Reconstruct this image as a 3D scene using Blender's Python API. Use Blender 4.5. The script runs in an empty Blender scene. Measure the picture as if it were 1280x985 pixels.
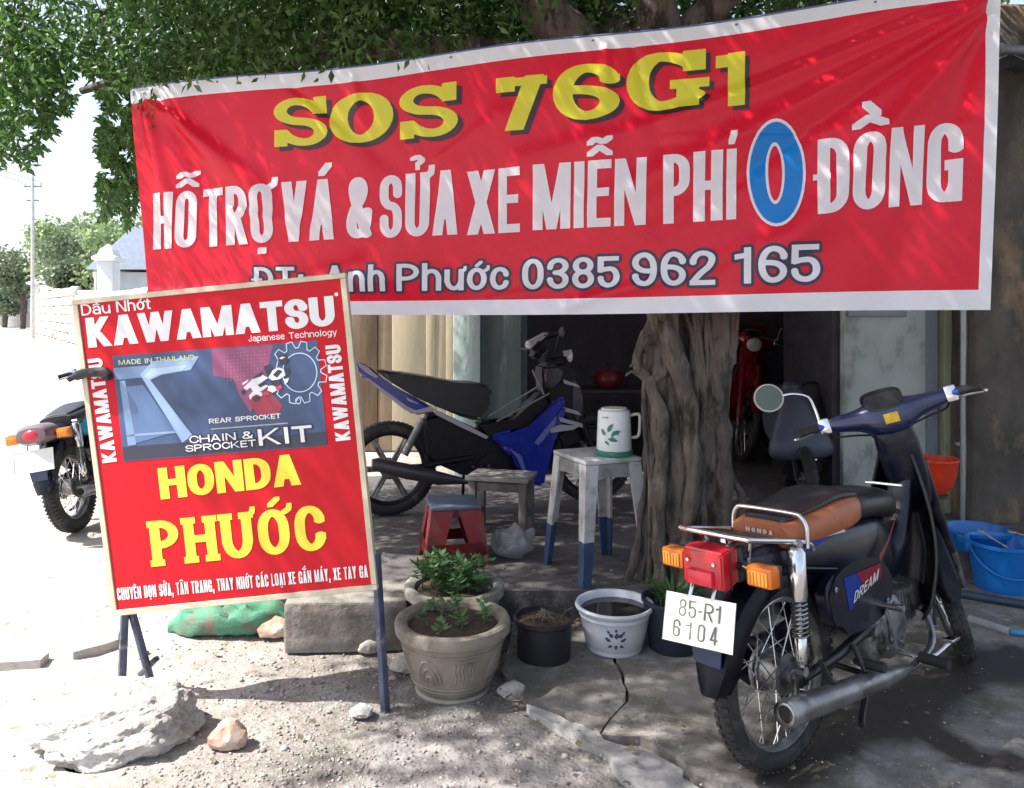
import bpy, bmesh, math, random, unicodedata
import numpy as np
from mathutils import Vector, Matrix, noise
from mathutils.geometry import delaunay_2d_cdt
random.seed(7)
R = math.radians
SC = bpy.context.scene
COL = SC.collection

# ---------------------------------------------------------------- camera, sky, sun, exposure
F, HZ, CAMZ = 1000.0, 388.0, 1.4            # focal length in photo pixels, horizon row, eye height
cd = bpy.data.cameras.new('camera'); cam = bpy.data.objects.new('camera', cd); COL.objects.link(cam)
cam.location = (0, 0, CAMZ); cam.rotation_euler = (R(90), 0, 0)
cd.sensor_width = 36; cd.lens = F/1280*36; cd.shift_y = -(492.5-HZ)/1280
cd.clip_start = .05; cd.clip_end = 3000
SC.camera = cam
SUN = Vector((-0.90, -0.14, 1.12)).normalized()     # direction towards the sun
sun_el = math.asin(SUN.z); sun_az = math.atan2(SUN.x, SUN.y)
W = bpy.data.worlds.new('World'); SC.world = W; W.use_nodes = True
wn = W.node_tree.nodes; wl = W.node_tree.links
sky = wn.new('ShaderNodeTexSky'); sky.sky_type = 'NISHITA'; sky.sun_disc = False
sky.sun_elevation = sun_el; sky.sun_rotation = sun_az; sky.dust_density = 3.0; sky.air_density = 1.0; sky.ozone_density = 1.0
hz_ = wn.new('ShaderNodeMix'); hz_.data_type = 'RGBA'; hz_.inputs[0].default_value = .14     # thin even veil of high cloud
hz_.inputs[7].default_value = (10.5, 10.6, 11.2, 1); wl.new(sky.outputs[0], hz_.inputs[6]); wl.new(hz_.outputs[2], wn['Background'].inputs[0]); wn['Background'].inputs[1].default_value = 0.11
sl = bpy.data.lights.new('sun', 'SUN'); sl.energy = 5.0; sl.angle = R(.55); sl.color = (1, .95, .87)
so = bpy.data.objects.new('sun', sl); COL.objects.link(so); so.rotation_euler = SUN.to_track_quat('Z', 'Y').to_euler()
SC.view_settings.view_transform = 'Standard'; SC.view_settings.look = 'None'
SC.view_settings.exposure = 1.24; SC.view_settings.gamma = 1.0
SC.cycles.max_bounces = 8; SC.cycles.transparent_max_bounces = 8; SC.cycles.use_denoising = True

def gp(px, py, z=0.0):                      # ground point seen at a photo pixel
    Y = F*(CAMZ-z)/(py-HZ); return Vector(((px-640)/F*Y, Y, z))
def at(px, py, Y):                          # point at a given distance
    return Vector(((px-640)/F*Y, Y, CAMZ-(py-HZ)/F*Y))

# ---------------------------------------------------------------- materials
MATS = {}
def mat(name, col, rough=.6, metal=0, var=.0, vscale=6, bump=0, bscale=40, col2=None, stretch=None,
        coat=0, trans=0, alpha=1, emis=None, tl=0, wear=0, spec=.5, dirt=None, detail=6, stops=None, island=0, sheen=0):
    if name in MATS: return MATS[name]
    m = bpy.data.materials.new(name); m.use_nodes = True; nt = m.node_tree; N = nt.nodes; L = nt.links
    b = N['Principled BSDF']
    b.inputs['Base Color'].default_value = (*col, 1); b.inputs['Roughness'].default_value = rough
    b.inputs['Metallic'].default_value = metal; b.inputs['Coat Weight'].default_value = coat
    b.inputs['Coat Roughness'].default_value = .12
    b.inputs['Transmission Weight'].default_value = trans; b.inputs['Alpha'].default_value = alpha
    b.inputs['Specular IOR Level'].default_value = spec
    tc = N.new('ShaderNodeTexCoord'); mp = N.new('ShaderNodeMapping')
    L.new(tc.outputs['Object'], mp.inputs[0])
    if stretch: mp.inputs['Scale'].default_value = stretch
    src = None
    def noisef(scale, det=detail, r=.6):
        n = N.new('ShaderNodeTexNoise'); n.inputs['Scale'].default_value = scale; n.inputs['Detail'].default_value = det
        n.inputs['Roughness'].default_value = r; L.new(mp.outputs[0], n.inputs['Vector']); return n
    def mix(f, a, c, mode='MIX'):
        x = N.new('ShaderNodeMix'); x.data_type = 'RGBA'; x.blend_type = mode
        for s, i in ((f, 0), (a, 6), (c, 7)):
            if isinstance(s, (tuple, list)): x.inputs[i].default_value = (*s, 1)
            elif isinstance(s, (int, float)): x.inputs[i].default_value = s
            else: L.new(s, x.inputs[i])
        return x.outputs[2]
    def ramp(s, p0, p1):
        r = N.new('ShaderNodeMapRange'); r.inputs[1].default_value = p0; r.inputs[2].default_value = p1
        L.new(s, r.inputs[0]); return r.outputs[0]
    if var or col2:
        n = noisef(vscale)
        c2 = col2 if col2 else tuple(max(0, c*(1-var)) for c in col)
        src = mix(ramp(n.outputs[0], .38, .62), col, c2)
    if island:
        g = N.new('ShaderNodeNewGeometry')
        c3 = tuple(c*(1+island) for c in col)
        src = mix(g.outputs['Random Per Island'], src if src else col, c3)
    if dirt:
        n = noisef(dirt[1], 8, .65)
        src = mix(ramp(n.outputs[0], dirt[2], dirt[3]), src if src else col, dirt[0])
    if src: L.new(src, b.inputs['Base Color'])
    if wear or rough > .05:
        n = noisef(vscale*2.3, 4)
        mr = N.new('ShaderNodeMapRange'); mr.inputs[1].default_value = .3; mr.inputs[2].default_value = .7
        mr.inputs[3].default_value = max(.02, rough*.8); mr.inputs[4].default_value = min(1, rough*1.2)
        L.new(n.outputs[0], mr.inputs[0]); L.new(mr.outputs[0], b.inputs['Roughness'])
    if bump:
        n = noisef(bscale, 8, .65); bp = N.new('ShaderNodeBump'); bp.inputs['Strength'].default_value = min(1, bump)
        bp.inputs['Distance'].default_value = .01*max(1, bump); L.new(n.outputs[0], bp.inputs['Height']); L.new(bp.outputs[0], b.inputs['Normal'])
    if tl:                                  # thin things that let light through: leaves, vinyl, lenses
        t = N.new('ShaderNodeBsdfTranslucent'); ms = N.new('ShaderNodeMixShader'); ms.inputs[0].default_value = tl
        if src: L.new(src, t.inputs[0])
        else: t.inputs[0].default_value = (*col, 1)
        L.new(b.outputs[0], ms.inputs[1]); L.new(t.outputs[0], ms.inputs[2])
        L.new(ms.outputs[0], N['Material Output'].inputs[0])
    MATS[name] = m; return m

# ---------------------------------------------------------------- mesh building
def catmull(P, n=6, closed=False):
    P = [Vector(p) for p in P]; out = []; m = len(P)
    rng = range(m) if closed else range(m-1)
    for i in rng:
        g = (lambda k: P[k % m]) if closed else (lambda k: P[max(0, min(m-1, k))])
        a, b, c, d = g(i-1), g(i), g(i+1), g(i+2)
        for k in range(n):
            t = k/n
            out.append(.5*((2*b)+(c-a)*t+(2*a-5*b+4*c-d)*t*t+(3*b-a-3*c+d)*t**3))
    if not closed: out.append(P[-1])
    return out
def ring(c, u, v, a, b, n=16, p=2.4):
    c, u, v = Vector(c), Vector(u).normalized(), Vector(v).normalized(); o = []
    for k in range(n):
        t = 2*math.pi*k/n; cs, sn = math.cos(t), math.sin(t)
        o.append(c+u*(a*math.copysign(abs(cs)**(2/p), cs))+v*(b*math.copysign(abs(sn)**(2/p), sn)))
    return o
class MB:
    def __init__(s): s.bm = bmesh.new()
    def box(s, c, d, rot=None, bev=0):
        r = bmesh.ops.create_cube(s.bm, size=1); vs = r['verts']
        M = Matrix.Translation(Vector(c)) @ (rot.to_4x4() if rot else Matrix()) @ Matrix.Diagonal((*d, 1))
        bmesh.ops.transform(s.bm, matrix=M, verts=vs)
        if bev:
            es = list({e for v in vs for e in v.link_edges})
            bmesh.ops.bevel(s.bm, geom=es, offset=bev, segments=2, affect='EDGES', profile=.5)
        return s
    def loft(s, rings, caps=True, closed=False):
        rs = [[s.bm.verts.new(p) for p in r] for r in rings]; n = len(rs[0])
        m = len(rs)
        for i in range(m if closed else m-1):
            a, b = rs[i], rs[(i+1) % m]
            for k in range(n):
                try: s.bm.faces.new((a[k], a[(k+1) % n], b[(k+1) % n], b[k]))
                except ValueError: pass
        if caps and not closed:
            for r in (list(reversed(rs[0])), rs[-1]):
                try: s.bm.faces.new(r)
                except ValueError: pass
        return s
    def tube(s, P, r, n=10, caps=True, closed=False):
        P = [Vector(p) for p in P]; m = len(P); rad = r if isinstance(r, (list, tuple)) else [r]*m
        rings = []; prev = None
        for i, p in enumerate(P):
            if closed: t = P[(i+1) % m]-P[i-1]
            else: t = P[min(i+1, m-1)]-P[max(i-1, 0)]
            if t.length < 1e-9: t = Vector((0, 0, 1))
            t.normalize()
            if prev is None:
                prev = t.orthogonal().normalized()
                if abs(t.z) < .9: prev = t.cross(Vector((0, 0, 1))).normalized()
            u = (prev-t*prev.dot(t)); u = u.normalized() if u.length > 1e-6 else t.orthogonal().normalized()
            v = t.cross(u); prev = u
            rr = rad[min(i, len(rad)-1)]
            rings.append([p+u*(rr*math.cos(2*math.pi*k/n))+v*(rr*math.sin(2*math.pi*k/n)) for k in range(n)])
        return s.loft(rings, caps, closed)
    def lathe(s, prof, c=(0, 0, 0), M=None, n=32, closed=False):
        M = (Matrix.Translation(Vector(c)) @ (M.to_4x4() if M else Matrix()))
        rings = [[M @ Vector((max(r, 1e-4)*math.cos(2*math.pi*k/n), max(r, 1e-4)*math.sin(2*math.pi*k/n), z)) for k in range(n)] for r, z in prof]
        return s.loft(rings, caps=not closed, closed=closed)
    def prism(s, poly, th, fn):             # poly in 2D, fn(a,b,h)->3D, thickness from -th/2..th/2
        A = [s.bm.verts.new(fn(a, b, -th/2)) for a, b in poly]; B = [s.bm.verts.new(fn(a, b, th/2)) for a, b in poly]
        n = len(A)
        try: s.bm.faces.new(A[::-1]); s.bm.faces.new(B)
        except ValueError: pass
        for k in range(n): s.bm.faces.new((A[k], A[(k+1) % n], B[(k+1) % n], B[k]))
        return s
    def sphere(s, c, d, sub=2, rot=None):
        r = bmesh.ops.create_icosphere(s.bm, subdivisions=sub, radius=1)
        M = Matrix.Translation(Vector(c)) @ (rot.to_4x4() if rot else Matrix()) @ Matrix.Diagonal((*d, 1))
        bmesh.ops.transform(s.bm, matrix=M, verts=r['verts']); return s
    def xf(s, M): bmesh.ops.transform(s.bm, matrix=M, verts=s.bm.verts); return s
    def jitter(s, amp, sc, off=0):
        for v in s.bm.verts:
            v.co += noise.noise_vector(v.co*sc+Vector((off, off, off)))*amp
        return s
    def mesh(s, name, smooth=40):
        bmesh.ops.recalc_face_normals(s.bm, faces=s.bm.faces)
        me = bpy.data.meshes.new(name); s.bm.to_mesh(me); s.bm.free()
        if smooth:
            me.polygons.foreach_set('use_smooth', [True]*len(me.polygons)); me.set_sharp_from_angle(angle=R(smooth))
        return me
    def build(s, name, m, parent=None, smooth=40):
        return link(name, s.mesh(name, smooth), m, parent)
def link(name, me, m, parent=None):
    o = bpy.data.objects.new(name, me); COL.objects.link(o)
    if m and not me.materials: me.materials.append(m)
    if parent: o.parent = parent
    return o
def tag(o, label=None, cat=None, group=None, kind=None):
    if label: o['label'] = label
    if cat: o['category'] = cat
    if group: o['group'] = group
    if kind: o['kind'] = kind
    return o
def thing(name, label, cat, loc=(0, 0, 0), rot=None, group=None):
    o = bpy.data.objects.new(name, None); COL.objects.link(o); o.empty_display_size = .1
    o.matrix_world = Matrix.Translation(Vector(loc)) @ (rot.to_4x4() if rot else Matrix())
    return tag(o, label, cat, group)
def npmesh(name, V, Fc, m, parent=None, smooth=False):
    me = bpy.data.meshes.new(name); V = np.asarray(V, dtype=np.float32); Fc = np.asarray(Fc, dtype=np.int32)
    me.vertices.add(len(V)); me.vertices.foreach_set('co', V.ravel())
    k = Fc.shape[1]; me.loops.add(Fc.size); me.loops.foreach_set('vertex_index', Fc.ravel())
    me.polygons.add(len(Fc)); me.polygons.foreach_set('loop_start', np.arange(len(Fc), dtype=np.int32)*k)
    me.polygons.foreach_set('loop_total', np.full(len(Fc), k, dtype=np.int32))
    if smooth: me.polygons.foreach_set('use_smooth', [True]*len(Fc))
    me.update(calc_edges=True); me.validate()
    return link(name, me, m, parent)
RX = lambda a: Matrix.Rotation(R(a), 3, 'X')
RY = lambda a: Matrix.Rotation(R(a), 3, 'Y')
RZ = lambda a: Matrix.Rotation(R(a), 3, 'Z')

# ---------------------------------------------------------------- lettering (pen strokes merged into flat letter shapes)
# ops: s stem (flat horizontal cut ends), b bar (flat vertical cut ends), c rounded path, o closed rounded path
G = {
'A': (.9, [('s', 0, 0, .5, 1), ('s', 1, 0, .5, 1), ('b', .22, .28, .78, .28)]),
'B': (.85, [('s', 0, 0, 0, 1), ('c', 0, 1, .95, 1, .95, .53, 0, .53), ('c', 0, .53, 1, .53, 1, 0, 0, 0)]),
'C': (.85, [('c', 1, .7, 1, 1, 0, 1, 0, 0, 1, 0, 1, .3), ('s', 1, .62, 1, .76), ('s', 1, .24, 1, .38)]),
'D': (.85, [('s', 0, 0, 0, 1), ('c', 0, 1, 1, 1, 1, 0, 0, 0)]),
'E': (.68, [('s', 0, 0, 0, 1), ('b', 0, 1, 1, 1), ('b', 0, .52, .92, .52), ('b', 0, 0, 1, 0)]),
'G': (.9, [('c', 1, .7, 1, 1, 0, 1, 0, 0, 1, 0, 1, .3), ('s', 1, .64, 1, .76), ('s', 1, 0, 1, .5), ('b', .5, .46, 1, .46)]),
'H': (.9, [('s', 0, 0, 0, 1), ('s', 1, 0, 1, 1), ('b', .1, .52, .9, .52)]),
'I': (.3, [('s', .5, 0, .5, 1)]),
'J': (.6, [('s', 1, .3, 1, 1), ('c', 1, .4, 1, 0, 0, 0, 0, .3)]),
'K': (.9, [('s', 0, 0, 0, 1), ('s', 0, .32, .95, 1), ('s', .35, .5, 1, 0)]),
'L': (.65, [('s', 0, 0, 0, 1), ('b', 0, 0, 1, 0)]),
'M': (1.12, [('s', 0, 0, 0, 1), ('s', 1, 0, 1, 1), ('s', .05, 1, .5, 0), ('s', .95, 1, .5, 0)]),
'N': (.9, [('s', 0, 0, 0, 1), ('s', 1, 0, 1, 1), ('s', .03, 1, .97, 0)]),
'O': (.88, [('o', 0, 0, 1, 0, 1, 1, 0, 1)]),
'P': (.82, [('s', 0, 0, 0, 1), ('c', 0, 1, 1, 1, 1, .45, 0, .45)]),
'R': (.88, [('s', 0, 0, 0, 1), ('c', 0, 1, 1, 1, 1, .48, 0, .48), ('s', .45, .48, 1, 0)]),
'S': (.82, [('c', 1, .72, 1, 1, 0, 1, 0, .52, 1, .5, 1, 0, 0, 0, 0, .28), ('s', 1, .68, 1, .78), ('s', 0, .22, 0, .32)]),
'T': (.8, [('s', .5, 0, .5, 1), ('b', 0, 1, 1, 1)]),
'U': (.88, [('s', 0, .35, 0, 1), ('s', 1, .35, 1, 1), ('c', 0, .5, 0, 0, 1, 0, 1, .5)]),
'V': (.9, [('s', 0, 1, .5, 0), ('s', 1, 1, .5, 0)]),
'W': (1.3, [('s', 0, 1, .25, 0), ('s', .5, 1, .25, 0), ('s', .5, 1, .75, 0), ('s', 1, 1, .75, 0)]),
'X': (.9, [('s', 0, 0, 1, 1), ('s', 1, 0, 0, 1)]),
'Y': (.88, [('s', 0, 1, .5, .42), ('s', 1, 1, .5, .42), ('s', .5, 0, .5, .45)]),
'0': (.8, [('o', 0, 0, 1, 0, 1, 1, 0, 1)]),
'1': (.55, [('s', .75, 0, .75, 1), ('b', 0, .78, .7, .84)]),
'2': (.8, [('c', 0, .68, 0, 1, 1, 1, 1, .58, .3, .3, 0, .02), ('b', 0, 0, 1, 0), ('s', 0, .66, 0, .76)]),
'3': (.8, [('c', 0, .72, 0, 1, 1, 1, 1, .53, .35, .53), ('c', .35, .53, 1, .53, 1, 0, 0, 0, 0, .28)]),
'4': (.85, [('s', .72, 0, .72, 1), ('s', .02, .27, .66, 1), ('b', 0, .22, 1, .22)]),
'5': (.8, [('b', 0, 1, .95, 1), ('s', 0, .5, 0, 1), ('c', 0, .56, .2, .62, 1, .62, 1, 0, 0, 0, 0, .28)]),
'6': (.8, [('c', 1, .72, 1, 1, 0, 1, 0, 0, 1, 0, 1, .56, 0, .56), ('s', 1, .68, 1, .78)]),
'7': (.78, [('b', 0, 1, 1, 1), ('s', .95, 1, .32, 0)]),
'8': (.8, [('o', .04, .53, .96, .53, .96, 1, .04, 1), ('o', 0, 0, 1, 0, 1, .53, 0, .53)]),
'9': (.8, [('c', 0, .28, 0, 0, 1, 0, 1, 1, 0, 1, 0, .44, 1, .44), ('s', 0, .22, 0, .32)]),
'&': (.95, [('c', 1, .42, .85, 0, 0, 0, 0, .42, .75, .68, .7, 1, .15, 1, .15, .72, .95, 0)]),
'-': (.5, [('b', 0, .45, 1, .45)]), ':': (.3, [('s', .5, 0, .5, .2), ('s', .5, .5, .5, .7)]),
'.': (.3, [('s', .5, 0, .5, .2)]), ',': (.3, [('s', .5, 0, .5, .2), ('s', .5, 0, .2, -.15)]),
'a': (.68, [('s', 1, 0, 1, .5), ('c', .05, .6, .1, .75, 1, .75, 1, .45), ('o', 0, 0, 1, 0, 1, .42, 0, .42)]),
'c': (.66, [('c', 1, .52, 1, .75, 0, .75, 0, 0, 1, 0, 1, .22)]),
'e': (.7, [('c', 0, .38, 1, .38, 1, .75, 0, .75, 0, 0, .95, 0, 1, .16)]),
'g': (.7, [('o', 0, 0, 1, 0, 1, .75, 0, .75), ('s', 1, 0, 1, .75), ('c', 1, .1, 1, -.27, 0, -.27)]),
'h': (.7, [('s', 0, 0, 0, 1), ('c', 0, .5, 0, .75, 1, .75, 1, .4), ('s', 1, 0, 1, .5)]),
'l': (.28, [('s', .5, 0, .5, 1)]),
'n': (.7, [('s', 0, 0, 0, .75), ('c', 0, .5, 0, .75, 1, .75, 1, .4), ('s', 1, 0, 1, .5)]),
'o': (.7, [('o', 0, 0, 1, 0, 1, .75, 0, .75)]),
'p': (.7, [('o', 0, 0, 1, 0, 1, .75, 0, .75), ('s', 0, -.28, 0, .75)]),
's': (.62, [('c', 1, .58, 1, .75, 0, .75, 0, .4, 1, .38, 1, 0, 0, 0, 0, .18)]),
't': (.45, [('s', .45, .1, .45, .95), ('b', 0, .72, 1, .72), ('c', .45, .2, .45, 0, 1, 0)]),
'u': (.7, [('s', 0, .3, 0, .75), ('s', 1, 0, 1, .75), ('c', 0, .4, 0, 0, 1, 0, 1, .4)]),
'y': (.7, [('s', 0, .75, .5, 0), ('s', 1, .75, .3, -.28)]),
}
def hull(P):
    P = sorted(set((round(x, 6), round(y, 6)) for x, y in P))
    if len(P) < 3: return P
    def half(Q):
        o = []
        for p in Q:
            while len(o) > 1 and (o[-1][0]-o[-2][0])*(p[1]-o[-2][1])-(o[-1][1]-o[-2][1])*(p[0]-o[-2][0]) <= 0: o.pop()
            o.append(p)
        return o[:-1]
    return half(P)+half(P[::-1])
def glyph(ch, x0, w, a, b, e=0, slab=0, round_=.5):
    """hull polygons of one letter; box is x0..x0+w wide, 0..1 tall"""
    marks = [c for c in unicodedata.normalize('NFD', ch)]; base = marks[0]; marks = marks[1:]
    if base == 'Đ': marks = ['bar']+marks; base = 'D'
    if base == 'ı': base = 'I'
    ops = G[base][1]; low = base.islower() and base not in 'hlt'; H = .75 if low else 1.0
    polys = []
    circ = [(e*math.cos(t*math.pi/4), e*math.sin(t*math.pi/4)) for t in range(8)] if e > 0 else [(0, 0)]
    cx = lambda x: x0+a/2+x*(w-a)
    cy = lambda y: b/2+y*(1-b) if y >= 0 else b/2+y
    def seg(p, q, pen):
        polys.append(hull([(P[0]+u+c[0], P[1]+v+c[1]) for P in (p, q) for u, v in pen for c in circ]))
    ell = [(a/2*math.cos(t*math.pi/8), b/2*math.sin(t*math.pi/8)) for t in range(16)]
    for op in ops:
        k = op[0]; v = op[1:]
        if k == 's':
            seg((cx(v[0]), v[1]), (cx(v[2]), v[3]), [(-a/2, 0), (a/2, 0)])
            if slab:
                for X, Y in ((v[0], v[1]), (v[2], v[3])):
                    if Y in (0, 1) and len(v) == 4: 
                        yy = slab*.5 if Y == 0 else 1-slab*.5
                        seg((cx(X)-a*.72, yy), (cx(X)+a*.72, yy), [(0, -slab/2), (0, slab/2)])
        elif k == 'b':
            seg((x0+v[0]*w, cy(v[1])), (x0+v[2]*w, cy(v[3])), [(0, -b/2), (0, b/2)])
        else:
            P = [Vector((cx(v[i]), cy(v[i+1]))) for i in range(0, len(v), 2)]; n = len(P); path = []
            Rr = round_*max(w, .2)
            for i in range(n):
                if k == 'c' and i in (0, n-1): path.append(P[i]); continue
                A, B, C = P[i-1], P[i], P[(i+1) % n]
                l1, l2 = (A-B).length, (C-B).length
                f1 = 1 if (k == 'c' and i-1 == 0) else .5; f2 = 1 if (k == 'c' and i+1 == n-1) else .5
                d1, d2 = min(l1*f1, Rr*1.0), min(l2*f2, Rr*1.0)
                s_, t_ = B+(A-B).normalized()*d1, B+(C-B).normalized()*d2
                for j in range(7):
                    t = j/6; path.append((1-t)**3*s_+3*(1-t)**2*t*s_.lerp(B, .56)+3*(1-t)*t*t*t_.lerp(B, .56)+t**3*t_)
            if k == 'o': path.append(path[0])
            for p, q in zip(path, path[1:]): seg(p, q, ell)
    def mark(pts, th):
        pen = [(-th/2, -th/3), (th/2, -th/3), (th/2, th/3), (-th/2, th/3)]
        for p, q in zip(pts, pts[1:]): seg(p, q, pen)
    c = x0+w/2; q = min(w*.42, .26); th = min(a*.62, .11); top = H+.07
    stack = 0
    for mk in marks:
        y = top+stack
        if mk == 'bar': seg((x0-w*.14, .5), (x0+w*.42, .5), [(0, -b*.3), (0, b*.3)])
        elif mk == '\u0302': mark([(c-q, y+.02), (c, y+.12), (c+q, y+.02)], th); stack += .14
        elif mk == '\u0306': mark([(c-q, y+.12), (c-q*.5, y+.03), (c+q*.5, y+.03), (c+q, y+.12)], th); stack += .15
        elif mk == '\u0303': mark([(c-q, y+.04), (c-q*.5, y+.1), (c+q*.4, y+.05), (c+q, y+.11)], th)
        elif mk == '\u0301': mark([(c-q*.1, y+.02), (c+q*.55, y+.16)], th)
        elif mk == '\u0300': mark([(c+q*.5, y+.02), (c-q*.3, y+.16)], th)
        elif mk == '\u0309': mark([(c, y), (c, y+.06), (c+q*.5, y+.12), (c, y+.18), (c-q*.5, y+.15)], th*.8)
        elif mk == '\u0323': mark([(c-.01, -.14), (c+.01, -.12)], th*1.4)
        elif mk == '\u031b':
            r = x0+w-a*.4; mark([(r, H-b*.6), (r+a*.55, H-b*.1), (r+a*.62, H+.07)], th)
    return polys
def text_shapes(s, Wd, a=.2, b=.14, e=0, gap=.09, slab=0, round_=.5):
    """letters of a line Wd cap heights wide -> list of polygons"""
    ws = []
    for ch in s:
        base = unicodedata.normalize('NFD', ch)[0]; base = 'D' if base == 'Đ' else base
        ws.append(.42 if ch == ' ' else G[base][0])
    tot = sum(ws); k = (Wd-gap*(len(s)-1))/tot; x = 0; out = []
    for ch, w in zip(s, ws):
        if ch != ' ': out.append(glyph(ch, x, w*k, min(a, w*k*{'M': .265, 'W': .22, 'N': .32, 'K': .36}.get(ch, .40)) if ch not in 'I.,:lÍ' else min(a, w*k), b, e, slab, round_))
        x += w*k+gap
    return out
class Surf:                                 # a parametrised face of a thing, u,v in 0..1
    def __init__(s, fn, nrm): s.fn = fn; s.nrm = nrm
    def inv(s, px, py):                     # which u,v a photo pixel falls on
        u, v = .5, .5
        def pr(u, v):
            p = s.fn(u, v); return np.array([640+F*p.x/p.y, HZ+F*(CAMZ-p.z)/p.y])
        for _ in range(12):
            p = pr(u, v); J = np.array([(pr(u+.01, v)-p)/.01, (pr(u, v+.01)-p)/.01]).T
            d = np.linalg.solve(J, np.array([px, py])-p); u += d[0]; v += d[1]
        return Vector((u, v))
    def at(s, u, v, off): return s.fn(u, v)+s.nrm(u, v)*off
def flat_print(surf, polys, fr, off, name, m, parent, grid=0):
    """polys (lists of convex/simple polygons) in frame fr=(O,X,Y) of u,v space -> one printed mesh"""
    O, X, Y = fr; V = []; FS = []
    for letter in polys:
        ev, ef = [], []
        for p in letter:
            if len(p) < 3: continue
            if sum(p[i-1][0]*p[i][1]-p[i][0]*p[i-1][1] for i in range(len(p))) < 0: p = p[::-1]
            if grid:
                pp_ = []
                for i, q in enumerate(p):
                    w = p[(i+1) % len(p)]; ns = max(1, int(math.dist(q, w)/grid))
                    pp_ += [(q[0]+(w[0]-q[0])*j/ns, q[1]+(w[1]-q[1])*j/ns) for j in range(ns)]
                p = pp_
            ef.append(list(range(len(ev), len(ev)+len(p)))); ev += [Vector(q) for q in p]
        if grid:
            xs = [q.x for q in ev]; ys = [q.y for q in ev]; nx = int((max(xs)-min(xs))/grid)+1; ny = int((max(ys)-min(ys))/grid)+1
            for i in range(nx+1):
                for j in range(ny+1):
                    ev.append(Vector((min(xs)+(i+.31)*grid, min(ys)+(j+.27)*grid)))
        r = delaunay_2d_cdt(ev, [], ef, 1, 1e-5)
        base = len(V)
        for q in r[0]:
            uv = O+X*q.x+Y*q.y; V.append(surf.at(uv.x, uv.y, off))
        FS += [[base+i for i in f] for f, of in zip(r[2], r[5]) if of]
    me = bpy.data.meshes.new(name); me.from_pydata(V, [], FS)
    bm = bmesh.new(); bm.from_mesh(me); bmesh.ops.delete(bm, geom=[v for v in bm.verts if not v.link_faces], context='VERTS')
    n0 = surf.nrm(.5, .5)
    for f in bm.faces:
        f.normal_update()
        if f.normal.dot(n0) < 0: f.normal_flip()
    bm.to_mesh(me); bm.free()
    return link(name, me, m, parent)
def pxframe(surf, bl, br, hl, hr=None, tilt=None):
    """frame of a text line from its baseline ends and cap height in photo pixels; unit = cap height"""
    a, b = surf.inv(*bl), surf.inv(*br); hr = hr or hl
    up = tilt if tilt else (0, -1)
    c = surf.inv(bl[0]+up[0]*hl, bl[1]+up[1]*hl); Y = c-a
    d = math.dist(bl, br)/((hl+hr)/2)        # width in cap heights
    X = (b-a)/d
    return (a, X, Y), d
def write(surf, s, bl, br, hl, hr, off, name, m, parent, grid=0, tilt=None, **k):
    fr, d = pxframe(surf, bl, br, (hl+hr)/2, None, tilt)
    fa, da = pxframe(surf, bl, br, hl, None, tilt)
    return flat_print(surf, text_shapes(s, d, **k), fr, off, name, m, parent, grid)
# ---------------------------------------------------------------- ground, road
def fbm(x, y, s, o=4, seed=0):
    return noise.fractal(Vector((x*s+seed, y*s-seed, seed*.37)), 1.0, 2.1, o)
def axis(d, near, far, growth=1.12):
    a = list(np.arange(-near, near+1e-6, d)); st = d; x = near; o = []
    while x < far: st *= growth; x += st; o.append(x)
    return np.array([-q for q in o[::-1]]+a+o)
gx = axis(.036, 3.4, 900, 1.13)-.1; gy = axis(.036, 2.1, 1200, 1.09)+3.4
def ghei(x, y):
    d = math.hypot(x, y-3.2); k = 1/(1+max(0, d-4)*.15)
    h = .012*fbm(x, y, 1.3, 3)+.010*fbm(x, y, 6, 3, 5)+.005*fbm(x, y, 22, 2, 9)
    return h*k-.012
nx, ny = len(gx), len(gy)
GV = np.zeros((ny, nx, 3), np.float32)
for j, y in enumerate(gy):
    for i, x in enumerate(gx):
        GV[j, i] = (x, y, ghei(x, y) if abs(x) < 14 and -2 < y < 22 else -.012)
idx = np.arange(nx*ny).reshape(ny, nx)
GF = np.stack([idx[:-1, :-1], idx[:-1, 1:], idx[1:, 1:], idx[1:, :-1]], -1).reshape(-1, 4)
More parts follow.
